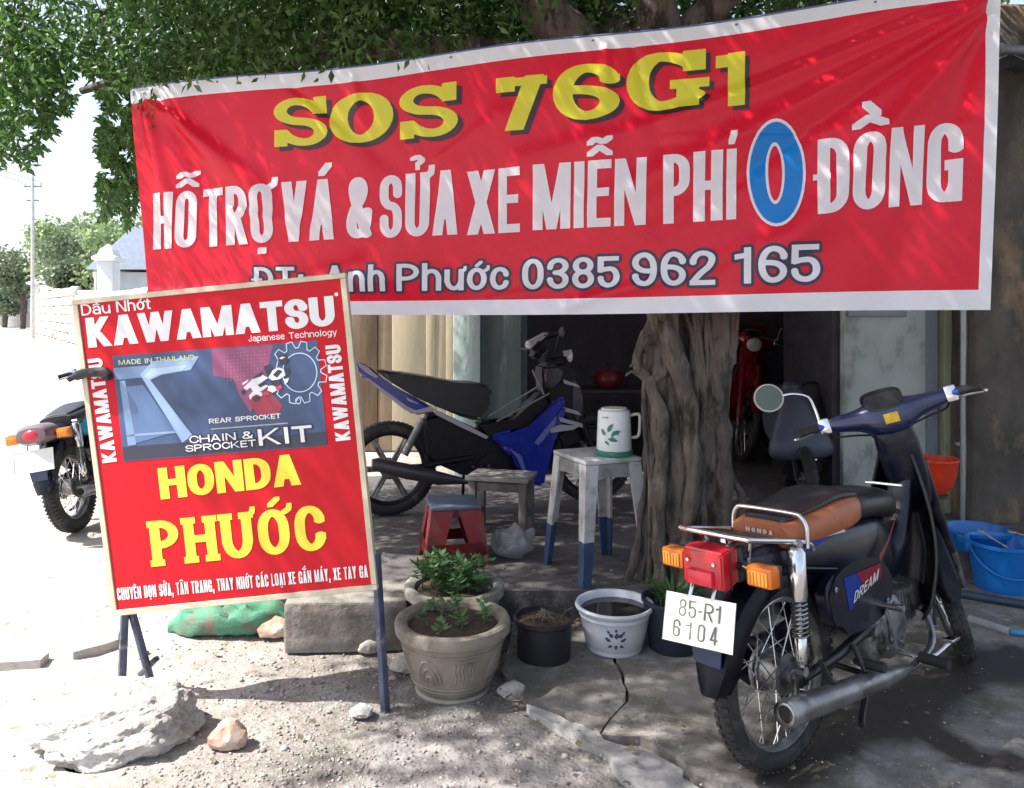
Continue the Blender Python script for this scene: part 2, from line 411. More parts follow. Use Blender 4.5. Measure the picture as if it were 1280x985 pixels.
def ground_mat():
    m = bpy.data.materials.new('packed_dirt'); m.use_nodes = True; nt = m.node_tree; N = nt.nodes; L = nt.links; b = N['Principled BSDF']
    g = N.new('ShaderNodeNewGeometry'); pos = g.outputs['Position']
    def nz(s, d=8, r=.62):
        n = N.new('ShaderNodeTexNoise'); n.inputs['Scale'].default_value = s; n.inputs['Detail'].default_value = d; n.inputs['Roughness'].default_value = r
        L.new(pos, n.inputs['Vector']); return n.outputs[0]
    def mr(s, a, c, lo=0, hi=1):
        r = N.new('ShaderNodeMapRange'); r.inputs[1].default_value = a; r.inputs[2].default_value = c; r.inputs[3].default_value = lo; r.inputs[4].default_value = hi
        L.new(s, r.inputs[0]); return r.outputs[0]
    def mix(f, a, c, mode='MIX'):
        x = N.new('ShaderNodeMix'); x.data_type = 'RGBA'; x.blend_type = mode
        for s, i in ((f, 0), (a, 6), (c, 7)):
            if isinstance(s, tuple): x.inputs[i].default_value = (*s, 1)
            elif isinstance(s, (int, float)): x.inputs[i].default_value = s
            else: L.new(s, x.inputs[i])
        return x.outputs[2]
    sep = N.new('ShaderNodeSeparateXYZ'); L.new(pos, sep.inputs[0])
    # pale sandy road on the left runs into grey yard dirt on the right
    ad = N.new('ShaderNodeMath'); ad.operation = 'MULTIPLY_ADD'; L.new(nz(1.1), ad.inputs[0]); ad.inputs[1].default_value = 1.6; L.new(sep.outputs[0], ad.inputs[2])
    side = mr(ad.outputs[0], -.75, .35)
    sand = mix(mr(nz(4), .42, .6), (.52, .475, .44), (.41, .375, .35))
    sand = mix(mr(nz(9, 8, .75), .56, .64, 0, .6), sand, (.24, .20, .17))
    dirt = mix(mr(nz(5.5), .4, .62), (.27, .25, .235), (.14, .125, .115))
    dirt = mix(mr(nz(12, 8, .75), .52, .62, 0, .8), dirt, (.085, .075, .065))
    c = mix(side, sand, dirt)
    fm = N.new('ShaderNodeMath'); fm.operation = 'MULTIPLY'; L.new(mr(nz(38, 6, .7), .46, .68), fm.inputs[0]); L.new(mr(side, 0, 1, .25, .9), fm.inputs[1])
    c = mix(fm.outputs[0], c, (.11, .10, .085))
    v = N.new('ShaderNodeTexVoronoi'); v.inputs['Scale'].default_value = 55; L.new(pos, v.inputs['Vector'])
    gr = mix(mr(v.outputs['Distance'], .15, .45), (.50, .48, .45), (.16, .15, .14))
    c = mix(mr(nz(2.7), .5, .62, 0, .35), c, gr)
    c = mix(mr(nz(14, 3), .60, .68, 0, .6), c, (.10, .12, .05))
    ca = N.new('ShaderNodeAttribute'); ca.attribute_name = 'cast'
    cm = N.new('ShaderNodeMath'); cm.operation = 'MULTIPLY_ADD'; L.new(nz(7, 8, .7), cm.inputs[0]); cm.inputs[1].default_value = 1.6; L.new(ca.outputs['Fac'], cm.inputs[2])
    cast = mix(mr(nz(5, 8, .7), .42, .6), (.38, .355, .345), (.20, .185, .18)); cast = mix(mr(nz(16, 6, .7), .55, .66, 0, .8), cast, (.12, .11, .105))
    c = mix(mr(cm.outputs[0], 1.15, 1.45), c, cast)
    L.new(c, b.inputs['Base Color']); b.inputs['Roughness'].default_value = .92
    bp = N.new('ShaderNodeBump'); L.new(mr(side, 0, 1, .35, .9), bp.inputs['Strength']); bp.inputs['Distance'].default_value = .010
    ma = N.new('ShaderNodeMath'); ma.operation = 'ADD'; L.new(nz(60, 8, .7), ma.inputs[0]); L.new(mr(v.outputs['Distance'], 0, .5, .5, 0), ma.inputs[1])
    L.new(ma.outputs[0], bp.inputs['Height']); L.new(bp.outputs[0], b.inputs['Normal'])
    return m
_pt = [gp(x, y) for x, y in ((520, 892), (600, 880), (650, 890), (690, 912), (730, 945), (780, 985), (820, 1050), (600, 1080), (430, 1060), (420, 1000), (470, 940))]
def inpoly(x, y, P):
    c = False
    for i in range(len(P)):
        a, b = P[i], P[i-1]
        if (a.y > y) != (b.y > y) and x < (b.x-a.x)*(y-a.y)/(b.y-a.y)+a.x: c = not c
    return c
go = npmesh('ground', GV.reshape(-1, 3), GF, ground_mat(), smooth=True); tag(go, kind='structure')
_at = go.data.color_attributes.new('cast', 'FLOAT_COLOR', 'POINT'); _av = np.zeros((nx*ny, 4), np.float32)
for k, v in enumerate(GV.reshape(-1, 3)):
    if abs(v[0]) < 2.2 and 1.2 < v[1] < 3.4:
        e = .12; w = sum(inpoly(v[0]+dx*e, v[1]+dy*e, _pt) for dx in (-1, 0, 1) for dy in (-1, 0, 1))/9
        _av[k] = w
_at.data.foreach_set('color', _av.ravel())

def slab_mesh(name, poly, top, th, m, d=.05, amp=.004, cam_px=False, edge=.012, wetf=None):
    """a cast slab with an uneven outline: grid-filled top and a skirt"""
    P = []
    for i, p in enumerate(poly):            # roughen the outline
        q = poly[(i+1) % len(poly)]; n = max(1, int((Vector(q)-Vector(p)).length/.05))
        for k in range(n):
            t = Vector(p).lerp(Vector(q), k/n)
            P.append(Vector((t.x+edge*noise.noise(Vector((t.x*9, t.y*9, 3))), t.y+edge*noise.noise(Vector((t.x*9, t.y*9, 8))))))
    xs = [p.x for p in P]; ys = [p.y for p in P]; ev = list(P)
    for i in range(int((max(xs)-min(xs))/d)+1):
        for j in range(int((max(ys)-min(ys))/d)+1):
            ev.append(Vector((min(xs)+i*d+.013, min(ys)+j*d+.017)))
    r = delaunay_2d_cdt(ev, [], [list(range(len(P)))], 1, 1e-5)
    bm = bmesh.new(); vs = [bm.verts.new((q.x, q.y, top+amp*fbm(q.x, q.y, 4, 4))) for q in r[0]]
    for f in r[2]:
        try: bm.faces.new([vs[i] for i in f])
        except ValueError: pass
    bmesh.ops.delete(bm, geom=[v for v in bm.verts if not v.link_faces], context='VERTS')
    for f in bm.faces:
        f.normal_update()
        if f.normal.z < 0: f.normal_flip()
    be = [e for e in bm.edges if e.is_boundary]
    ex = bmesh.ops.extrude_edge_only(bm, edges=be)
    for v in ex['geom']:
        if isinstance(v, bmesh.types.BMVert): v.co.z -= th
    me = bpy.data.meshes.new(name); bm.to_mesh(me); bm.free()
    me.polygons.foreach_set('use_smooth', [True]*len(me.polygons)); me.set_sharp_from_angle(angle=R(40))
    o = link(name, me, m)
    if wetf:
        a = me.color_attributes.new('wet', 'FLOAT_COLOR', 'POINT')
        for i, v in enumerate(me.vertices):
            w = wetf(v.co.x, v.co.y); a.data[i].color = (w, w, w, 1)
    return o
def px2(pts, z=0): return [tuple(gp(x, y, z)[:2]) for x, y in pts]
def concrete_mat(name, c1, c2, c3, wet=False, moss=None):
    m = bpy.data.materials.new(name); m.use_nodes = True; nt = m.node_tree; N = nt.nodes; L = nt.links; b = N['Principled BSDF']
    g = N.new('ShaderNodeNewGeometry'); pos = g.outputs['Position']
    def nz(s, d=8, r=.62):
        n = N.new('ShaderNodeTexNoise'); n.inputs['Scale'].default_value = s; n.inputs['Detail'].default_value = d; n.inputs['Roughness'].default_value = r; n.inputs['Distortion'].default_value = .3
        L.new(pos, n.inputs['Vector']); return n.outputs[0]
    def mr(s, a, c, lo=0, hi=1):
        r = N.new('ShaderNodeMapRange'); r.inputs[1].default_value = a; r.inputs[2].default_value = c; r.inputs[3].default_value = lo; r.inputs[4].default_value = hi
        L.new(s, r.inputs[0]); return r.outputs[0]
    def mix(f, a, c):
        x = N.new('ShaderNodeMix'); x.data_type = 'RGBA'
        for s, i in ((f, 0), (a, 6), (c, 7)):
            if isinstance(s, tuple): x.inputs[i].default_value = (*s, 1)
            else: L.new(s, x.inputs[i])
        return x.outputs[2]
    c = mix(mr(nz(2.2), .38, .62), c1, c2)
    c = mix(mr(nz(7, 8, .7), .5, .66), c, c3)
    if moss: c = mix(mr(nz(1.6, 8, .7), .52, .62, 0, .8), c, moss)
    c = mix(mr(nz(45, 6, .7), .56, .72, 0, .8), c, tuple(q*.35 for q in c1))
    c = mix(mr(nz(80, 3, .6), .64, .72, 0, .5), c, (.5, .48, .45))
    ro = .88
    if wet:
        at_ = N.new('ShaderNodeAttribute'); at_.attribute_name = 'wet'
        ad = N.new('ShaderNodeMath'); ad.operation = 'MULTIPLY_ADD'; L.new(nz(5), ad.inputs[0]); ad.inputs[1].default_value = .9; L.new(at_.outputs['Fac'], ad.inputs[2])
        w = mr(ad.outputs[0], .84, 1.12)
        c = mix(w, c, (.055, .048, .042))
        L.new(mr(w, 0, 1, .88, .38), b.inputs['Roughness'])
    else: b.inputs['Roughness'].default_value = ro
    L.new(c, b.inputs['Base Color'])
    bp = N.new('ShaderNodeBump'); bp.inputs['Strength'].default_value = .7; bp.inputs['Distance'].default_value = .008
    L.new(nz(28, 9, .7), bp.inputs['Height']); L.new(bp.outputs[0], b.inputs['Normal'])
    return m
stain = [gp(x, y) for x, y in ((975, 975), (1010, 925), (1090, 905), (1150, 870), (1200, 850), (1270, 830))]
stain2 = [gp(x, y) for x, y in ((1170, 925), (1210, 955), (1270, 965))]
def segd(p, a, b):
    ab = b-a; t = max(0, min(1, (p-a).dot(ab)/ab.length_squared)); return (p-(a+ab*t)).length
def wetf(x, y):
    p = Vector((x, y, 0)); d = min(segd(p, a, b) for a, b in zip(stain, stain[1:])); d2 = min(segd(p, a, b) for a, b in zip(stain2, stain2[1:]))
    return max(0, 1-d/.30, .9-d2/.16)
mc = concrete_mat('mossy_concrete', (.26, .24, .225), (.115, .105, .095), (.33, .315, .30), True, (.085, .09, .055))
mcr = [(768, 800), (772, 832), (786, 868), (784, 884), (765, 905), (752, 926)]
right = mcr+[(800, 905+22), (850, 955), (900, 1010), (1000, 1080), (1500, 1200), (1500, 760), (1300, 700), (1190, 690), (1000, 720), (800, 745), (768, 760)]
left = [(x-4, y) for x, y in mcr[::-1]]+[(760, 760), (700, 745), (655, 752), (640, 790), (628, 845), (655, 880), (700, 893)]
tag(slab_mesh('concrete_apron', px2(right), .022, .05, mc, wetf=wetf), kind='structure')
tag(slab_mesh('concrete_apron', px2(left), .018, .05, mc, wetf=wetf), kind='structure')
ms = concrete_mat('pale_cement', (.34, .34, .345), (.22, .22, .22), (.42, .41, .40))
strip = [(652, 886), (700, 897), (748, 918), (795, 940), (848, 968), (890, 1012), (930, 1060), (860, 1060), (800, 985), (765, 960), (725, 932), (690, 905)]
tag(slab_mesh('cement_strip', px2(strip), .019, .06, ms, d=.03, amp=.013, edge=.05), kind='structure')
mp_ = concrete_mat('rough_grey_patch', (.33, .31, .31), (.22, .205, .20), (.40, .38, .37))
# thin plates of old cement lying on the sandy side
mpl = concrete_mat('old_cement', (.42, .40, .37), (.35, .33, .30), (.46, .44, .41))
for i, (pts, lab) in enumerate(((((-20, 822), (40, 818), (62, 822), (50, 832), (-20, 836)), 'thin flat slab of old cement at the left edge of the road'),
        (((84, 812), (120, 796), (150, 792), (150, 806), (92, 822)), 'broken flat cement slab behind the white rock'))):
    o = slab_mesh('cement_plate', px2(pts), .022, .04, mpl, d=.06, edge=.015); tag(o, lab, 'slab')

# ---------------------------------------------------------------- raised shop floor
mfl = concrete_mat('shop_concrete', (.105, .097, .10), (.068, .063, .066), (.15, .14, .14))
FZ = .15
fl = [(-1.05, 3.62), (-.5, 3.60), (-.2, 3.58), (.35, 3.56), (.55, 3.52), (1.1, 3.56), (1.5, 3.9), (2.0, 4.1), (5, 4.1), (5, 9.5), (.2, 9.5), (-.1, 6.05), (-2.0, 6.05), (-2.0, 3.62)]
fl[-1] = (-1.5, 3.64); fl[-2] = (-1.7, 6.05)
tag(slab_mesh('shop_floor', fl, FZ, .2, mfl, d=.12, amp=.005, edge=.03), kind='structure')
mblk = mat('block_concrete', (.26, .245, .225), .9, var=.35, vscale=7, bump=.8, bscale=35, dirt=((.12, .11, .10), 9, .5, .68))
b = MB().box((0, 0, .1), (.50, .30, .21), bev=.012)
bmesh.ops.subdivide_edges(b.bm, edges=b.bm.edges[:], cuts=3, use_grid_fill=True); b.jitter(.006, 14)
o = b.build('concrete_block', mblk); o.location = gp(428, 816)+Vector((0, .16, 0)); o.rotation_euler.z = R(4)
tag(o, 'low grey concrete block behind the right leg of the red signboard', 'block')

# ---------------------------------------------------------------- the shop
def wallmat(name, c1, c2, dirtc, sc=3, st=(1, 1, .35)):
    return mat(name, c1, .85, col2=c2, vscale=sc, bump=.35, bscale=30, stretch=st, dirt=(dirtc, 5, .52, .7))
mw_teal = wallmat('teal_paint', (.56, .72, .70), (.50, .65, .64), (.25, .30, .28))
mw_dteal = wallmat('shaded_teal_paint', (.17, .24, .23), (.13, .18, .18), (.07, .08, .08))
mw_dark = wallmat('dark_plaster', (.34, .34, .42), (.26, .26, .33), (.14, .14, .16))
mw_pale = wallmat('peeling_pale_paint', (.42, .47, .44), (.33, .38, .36), (.16, .17, .15), 5, (1, 1, .6))
mw_olive = wallmat('olive_plaster', (.30, .34, .24), (.24, .27, .18), (.10, .12, .06), 6)
mw_moss = mat('mossy_wall', (.115, .10, .085), .95, col2=(.045, .042, .035), vscale=3.2, bump=1.6, bscale=16, stretch=(1, 1, .6), dirt=((.25, .17, .11), 2.8, .55, .68))
mw_metal = mat('grey_steel', (.20, .21, .22), .45, metal=.7, var=.3, bump=.1)
mw_galv = mat('galvanised_pipe', (.36, .39, .42), .42, metal=.5, var=.2)
mw_board = mat('beige_board', (.50, .43, .31), .7, var=.12, vscale=9, stretch=(3, 3, .4), bump=.1)
mw_brown = mat('brown_board', (.20, .14, .09), .7, var=.3, vscale=9, stretch=(3, 3, .4))
mroof = mat('roof_sheet', (.16, .17, .19), .5, metal=.6, var=.3)
shop = thing('repair_shop', 'open fronted motorbike repair shop in the shade behind the red banner', 'shop', (0, 6, 0))
def sbx(name, x0, x1, y0, y1, z0, z1, m, bev=.006, parent=shop, smooth=40):
    c = Vector(((x0+x1)/2, (y0+y1)/2, (z0+z1)/2)) - (parent.matrix_world.translation if parent else Vector())
    return MB().box(c, (x1-x0, y1-y0, z1-z0), bev=bev).build(name, m, parent)
# teal pillar, return wall with shade mixed into the same teal, dark back room
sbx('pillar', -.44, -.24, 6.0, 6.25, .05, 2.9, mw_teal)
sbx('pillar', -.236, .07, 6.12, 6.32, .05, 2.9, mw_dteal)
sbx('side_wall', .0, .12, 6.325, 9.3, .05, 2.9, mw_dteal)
sbx('back_wall', .125, 4.6, 9.3, 9.42, .05, 2.9, mw_dark)
sbx('side_wall', 4.6, 4.72, 4.9, 9.42, .05, 2.9, mw_dark)
sbx('pillar', 2.05, 2.56, 4.95, 5.13, .05, 2.75, mw_pale)
sbx('door_leaf', 2.0, 2.049, 5.0, 5.9, .18, 2.6, mat('dark_door_paint', (.035, .032, .045), .6, var=.4))
sbx('shade_strip', 2.563, 2.66, 4.99, 5.1, .05, 2.75, wallmat('blue_grey_shade', (.26, .29, .33), (.22, .25, .29), (.12, .13, .14)))  # grey strip stands in for the narrow band of shade between the pillars
sbx('pillar', 2.663, 2.93, 4.93, 5.12, .05, 2.75, mw_olive)
sbx('pier', 2.935, 4.9, 4.80, 5.15, -.02, 2.85, mw_dark)
sbx('lintel', 2.07, 2.43, 4.92, 4.948, 1.362, 1.40, mat('grey_tin', (.2, .23, .24), .5, metal=.4), .003)
# corrugated roof above
rf = MB(); n = 70; A = []; B = []
for i in range(n+1):
    x = -.6+5.8*i/n; z = .02*math.cos(i*math.pi/1.0) 
    A.append((x, 4.35-6, 2.78+z)); B.append((x, 9.6-6, 3.25+z))
for i in range(n):
    p = [rf.bm.verts.new(q) for q in (A[i], A[i+1], B[i+1], B[i])]; rf.bm.faces.new(p)
bmesh.ops.remove_doubles(rf.bm, verts=rf.bm.verts, dist=1e-4)
bmesh.ops.solidify(rf.bm, geom=rf.bm.faces[:], thickness=.004)
rf.build('roof', mroof, shop, smooth=0)
for x in (-.3, 2.2, 4.4): sbx('rafter', x, x+.05, 4.4, 9.3, 2.66, 2.72, mw_metal)
# drain pipe, a thing of its own on the wall
o = MB().tube([(0, 0, 0), (0, 0, 2.6)], .021, 14).box((0, .02, 1.9), (.07, .03, .02)).box((0, .02, .5), (.07, .03, .02)).build('drain_pipe', mw_galv)
o.location = (2.70, 4.78, .1); tag(o, 'thin grey vertical pipe on the wall beside the mossy pier', 'pipe')
# mossy pier / wall at the right edge of the frame
b = MB().box((0, 0, 1.6), (1.9, .5, 3.3), bev=.03)
bmesh.ops.subdivide_edges(b.bm, edges=b.bm.edges[:], cuts=9, use_grid_fill=True); b.jitter(.035, 2.2)
o = b.build('mossy_wall', mw_moss); o.location = (3.66, 4.95, -.05); tag(o, 'tall brown mossy wall at the right behind the blue buckets', 'wall')
o = MB().tube([(0, 0, 0), (.35, .03, 0)], .022, 12).tube([(0, 0, 0), (-.02, 0, 0)], .03, 12).build('bracket_pipe', mw_metal); o.location = at(1252, 62, 3.55)
tag(o, 'short grey pipe end sticking out of the wall above the banner', 'pipe')
# neighbour building seen past the left end of the shop: boarded front of upright planks
nb = thing('neighbour_building', 'neighbouring building front of upright beige and brown boards behind the blue motorbike', 'building', (-1.1, 8.0, 0))
x = -1.72; k = 0
for w, mm in ((.10, mw_metal), (.28, mw_brown), (.14, mat('tan_board', (.33, .25, .17), .7, var=.2)), (.34, mw_board), (.10, mw_board), (.10, mw_board), (.12, mw_board), (.07, mw_metal), (.14, wallmat('white_jamb', (.55, .57, .58), (.48, .5, .52), (.3, .3, .3)))):
    k += 1; sbx('board', x, x+w-.006, 8.0-.01*(k % 3), 8.06, .0, 2.9, mm, .004, nb); x += w
sbx('wall', -3.4, -1.725, 8.0, 8.15, 0, 2.9, wallmat('grey_wall', (.40, .40, .42), (.34, .34, .36), (.2, .2, .2)), .004, nb)
sbx('wall', x, .0, 8.05, 8.15, 0, 2.9, wallmat('pale_teal_wall', (.50, .60, .60), (.44, .54, .54), (.3, .33, .33)), .004, nb)
sbx('roof', -3.6, .0, 7.95, 9.4, 2.905, 2.99, mroof, .01, nb)

# ---------------------------------------------------------------- far side of the road, left
mwhite = mat('whitewashed_stone', (.55, .53, .50), .9, var=.2, vscale=3, bump=.6, bscale=9)
mwall_far = mat('far_white_paint', (.66, .68, .70), .8, var=.15, vscale=2)
P0, P1 = Vector((-31, 52, 0)), Vector((-6.6, 17, 0))
fw = thing('stone_wall', 'long whitewashed stone wall along the far side of the road', 'wall', P0)
dv = (P1-P0); Ln = dv.length; dn = dv.normalized(); pn = Vector((-dn.y, dn.x, 0))
core = MB(); core.prism([(0, 0), (Ln, 0), (Ln, 1.75), (Ln*.75, 2.0), (Ln*.35, 2.45), (Ln*.12, 2.9), (0, 2.6)], .3, lambda a, b_, h: dn*a+pn*h+Vector((0, 0, b_)))
core.build('wall_core', mwhite, fw)
st = [MB() for _ in range(5)]; sm = []
for i, s_ in enumerate(st):
    s_.box((0, 0, 0), (1, .22, .6), bev=.09); bmesh.ops.subdivide_edges(s_.bm, edges=s_.bm.edges[:], cuts=1); s_.jitter(.09, 2.5, i*7)
    me = s_.mesh('stone'); me.materials.append(mat('wall_stone', (.56, .54, .50), .9, var=.25, vscale=2, bump=.5, bscale=8, island=.0)); sm.append(me)
t = 0; ns = 0
for row in range(7):
    t = random.random()*.4
    while t < Ln and ns < 290:
        w = random.uniform(.55, 1.1)*(1+.6*(1-t/Ln)); hmax = 2.7-(t/Ln)*.95; z = .2+row*.40
        if z < hmax:
            o = bpy.data.objects.new('stone', random.choice(sm)); COL.objects.link(o); o.parent = fw
            o.location = dn*(t+w/2)-pn*(-.16 if (pn.y < 0) else .16)+Vector((0, 0, z)); o.scale = (w*.97, 1, .62)
            o.rotation_euler = (0, R(random.uniform(-4, 4)), math.atan2(dn.y, dn.x)); ns += 1
        t += w
def gate_pillar(px, Y, w, h, label):
    p = gp(px, HZ+F*CAMZ/Y); t = thing('gate_pillar', label, 'pillar', p, None, 'white gate pillars across the road')
    MB().box((0, 0, h/2), (w, w, h), bev=.02).build('shaft', mwall_far, t)
    MB().lathe([(w*.78, 0), (w*1.05, .07), (w*1.05, .16), (w*.7, .24), (w*.55, .42), (.03, .62)], (0, 0, h), RZ(45), 4).build('cap', mat('cap_paint', (.62, .66, .72), .7, var=.1), t, smooth=20)
    return t
gate_pillar(136, 28, .55, 3.1, 'big white gate pillar with pyramid cap in front of the blue roofed house')
gate_pillar(52, 48, .8, 2.9, 'distant white gate pillar beside the utility pole')
# blue roofed house
hs = thing('far_house', 'pale house with blue hipped roof beyond the white gate pillar', 'house', (-15.4, 34, 0))
MB().box((0, 1.5, 1.5), (3.4, 4, 3.0), bev=.02).build('wall', mwall_far, hs)
MB().prism([(-2.2, 3.1), (2.2, 3.1), (.55, 4.85), (-.25, 4.85)], 5, lambda a, b_, h: Vector((a*(1 if abs(a) > 1.5 else 1), 1.5+h, b_))).build('roof', mat('blue_roof', (.42, .50, .62), .5, metal=.2, var=.15), hs, smooth=20)
for x in (-.9, .9):
    w_ = MB().box((x, -.52, 1.7), (.7, .06, 1.1), bev=.01).build('window', mat('far_glass', (.06, .07, .09), .15), hs)
    MB().box((x, -.56, 1.7), (.05, .03, 1.1)).box((x, -.56, 1.13), (.95, .06, .06)).build('frame', mwall_far, w_)
for x in (-1.75, 1.75): MB().lathe([(.16, 0), (.13, .1), (.12, 2.7), (.17, 2.85), (.17, 2.98)], (x, -.9, 0), None, 14).build('column', mwall_far, hs)
# fence of white concrete posts near the house
fe = thing('white_fence', 'low white fence of upright posts next to the far house', 'fence', (-12.4, 26, 0))
for i in range(9): MB().box((i*.36, 0, .85), (.12, .12, 1.7+.25*(i % 2)), bev=.02).build('post', mwall_far, fe)
for z in (.6, 1.3): MB().box((1.45, .07, z), (3.1, .03, .08)).build('rail', mwall_far, fe)
# low houses at the very end of the road
for i, (px, Y, w, h, c, lab) in enumerate(((8, 75, 4.5, 4.2, (.46, .44, .40), 'distant grey shed at the very end of the road'), (45, 70, 3.0, 3.4, (.62, .64, .66), 'distant small white house left of the stone wall'))):
    p = gp(px, HZ+F*CAMZ/Y); h_ = thing('distant_house', lab, 'house', p)
    MB().box((0, 0, h/2), (w, 4, h), bev=.03).build('wall', mat('dist_%d' % i, c, .85, var=.2), h_)
    MB().prism([(-w*.6, h), (w*.6, h), (w*.35, h+1.1), (-w*.35, h+1.1)], 4.8, lambda a, b_, q: Vector((a, q, b_))).build('roof', mat('grey_tile_roof', (.24, .22, .21), .8, var=.3), h_)
    w_ = MB().box((0, -2.02, h*.5), (.9, .06, 1.2)).build('window', MATS['far_glass'], h_)
# kerb and strip of asphalt far away
rd = MB(); rd.box((-28, 84, .01), (90, 9, .02)); tag(rd.build('far_road', mat('asphalt', (.09, .09, .095), .9, var=.3, vscale=.6)), kind='structure')
# utility pole with wires
pl = thing('utility_pole', 'slim concrete utility pole with wires at the left of the road', 'pole', gp(41, HZ+F*CAMZ/40))
MB().tube([(0, 0, 0), (0, 0, 8.4)], [.10, .07], 12).build('shaft', mat('pole_concrete', (.60, .60, .60), .9, var=.2), pl)
MB().box((0, 0, 7.6), (.9, .05, .06)).box((0, 0, 6.9), (.6, .05, .06)).build('crossarm', mw_metal, pl)
for x in (-.4, 0, .4): MB().lathe([(.03, 0), (.06, .05), (.05, .1), (.06, .15), (.02, .2)], (x, 0, 7.65), None, 10).build('insulator', mwall_far, pl)
for x in (-.4, .4):
    MB().tube([(x, 0, 7.8), (x*1.0+3, -20, 7.3), (x+7, -44, 7.9)], .010, 5).build('wire', mat('wire', (.03, .03, .03), .6), pl)
# ---------------------------------------------------------------- the big red banner
LT, TT = 3.87, 1.22
creases = [  # (u0,v0,u1,v1,width m,amp m)
 (.985, .93, .58, .38, .05, .020), (.99, .93, .66, .30, .035, -.014), (.96, .93, .50, .56, .045, .014), (.99, .90, .75, .06, .06, .018), (.93, .95, .60, .66, .03, -.010),
 (.99, .92, .90, .04, .07, -.016), (.02, .96, .17, .50, .05, .028), (.035, .96, .10, .55, .04, -.018), (.02, .90, .06, .04, .06, .014),
 (.0, .10, .33, .14, .04, .010), (.0, .04, .30, .20, .03, -.008), (.55, .03, .86, .30, .05, .012), (.46, .06, .70, .16, .04, -.009), (.65, .62, .99, .57, .012, .004),
 (.30, .95, .31, .60, .05, .008), (.60, .95, .595, .55, .05, .010), (.63, .95, .66, .60, .03, -.008), (.22, .95, .40, .45, .05, -.008), (.13, .45, .30, .30, .04, .008), (.40, .6, .48, .75, .03, .007)]
def bdisp(u, v):
    key = (round(u, 5), round(v, 5))
    if key in _bc: return _bc[key]
    _bc[key] = r = bdisp_(u, v)
    return r
_bc = {}
def bdisp_(u, v):
    p = Vector((u*LT, v*TT)); d = .012*noise.noise(Vector((p.x*1.1, p.y*1.4, 2)))+.004*noise.noise(Vector((p.x*4, p.y*4, 5)))
    for a, b_, c, e, w, am in creases:
        A = Vector((a*LT, b_*TT)); B = Vector((c*LT, e*TT)); ab = B-A; t = (p-A).dot(ab)/ab.length_squared; tc = max(0, min(1, t))
        q = (p-(A+ab*tc)).length/(w*(.35+1.1*tc)); d += 1.5*am*math.exp(-q*q)*(1-.45*tc)
    return d
BN = Vector((-.8, -3.84, 0)).normalized()
def bsurf(u, v):
    X = (-1.812-.096*v)*(1-u)+(1.914+.044*v)*u; Y = 4.0-.8*u
    zt = 2.504+.208*u+.010*math.sin(u*math.pi*5)-.02*math.sin(u*math.pi); zb = 1.368+.032*u+.004*math.sin(u*9)
    return Vector((X, Y, zb+(zt-zb)*v))+BN*bdisp(u, v)
BAN = Surf(bsurf, lambda u, v: BN)
vinyl = dict(rough=.30, tl=.25, spec=.42, bump=.05, bscale=120)
m_red = mat('red_vinyl', (.74, .008, .035), **vinyl); m_wv = mat('white_vinyl', (.84, .83, .90), **vinyl)
m_yel = mat('yellow_print', (.80, .72, .05), **vinyl); m_blk = mat('black_print', (.03, .01, .02), .35)
m_blu = mat('blue_print', (.01, .22, .66), **vinyl); m_ol = mat('outline_print', (.02, .02, .06), .4)
ban = thing('banner', 'large red cloth banner with yellow and white lettering strung across the tree', 'banner', (0, 0, 0))
us = sorted(set([round(i/230, 5) for i in range(231)]+[.988])); vs = sorted(set([round(i/72, 5) for i in range(73)]))
bm = bmesh.new(); grid = []
def vb(u, k):      # rows follow the printed border lines
    lo = .052+.010*u; hi = .936+.024*u; v = vs[k]
    return v*lo/.0556 if v <= .0556 else (lo+(v-.0556)/(.9444-.0556)*(hi-lo) if v < .9444 else hi+(v-.9444)/.0556*(1-hi))
vs = [k/72 for k in range(73)]
for k in range(73): grid.append([bm.verts.new(bsurf(u, vb(u, k))) for u in us])
for k in range(72):
    for i in range(len(us)-1):
        f = bm.faces.new((grid[k][i], grid[k][i+1], grid[k+1][i+1], grid[k+1][i])); f.smooth = True
        f.material_index = 0 if (4 <= k < 68 and us[i+1] <= .988) else 1
me = bpy.data.meshes.new('cloth'); bm.to_mesh(me); bm.free(); me.materials.append(m_red); me.materials.append(m_wv)
link('cloth', me, None, ban)
GR = .09
def bw(name, s, x0, x1, yb0, yb1, h0, h1, m, off=.004, dx=0, dy=0, **k):
    return write(BAN, s, (x0+dx, yb0+dy), (x1+dx, yb1+dy), h0, h1, off, name, m, ban, grid=.055, **k)
# first line, slab letters with a black drop shadow
L1 = [('S', 343, 412, 184, 180, 59), ('O', 412, 494, 181, 174, 60), ('S', 500, 575, 175, 167, 63), ('7', 621, 686, 164, 160, 65), ('6', 692, 777, 152, 147, 68), ('G', 784, 892, 140, 132, 70), ('1', 893, 945, 134, 129, 64)]
FAT = {'S': [('c', .9, .78, .75, 1, 0, 1, .0, .54, 1, .48, 1, 0, .25, 0, .08, .24), ('s', .96, .66, .96, .99), ('s', .02, .01, .02, .34)],
       'G': [('c', .9, .78, .7, 1, 0, 1, 0, 0, .72, 0, .9, .2), ('s', .9, .66, .9, .99), ('s', .8, .04, .8, .44), ('b', .52, .42, .97, .42)],
       '7': [('b', 0, .97, 1, .97), ('s', 0, .74, 0, 1), ('s', .9, 1, .28, 0)], '1': [('s', .6, 0, .6, 1), ('b', .05, .97, .6, .97), ('b', .05, .88, .5, .88)]}
save = {k: G[k] for k in FAT}
for k in FAT: G[k] = (G[k][0], FAT[k])
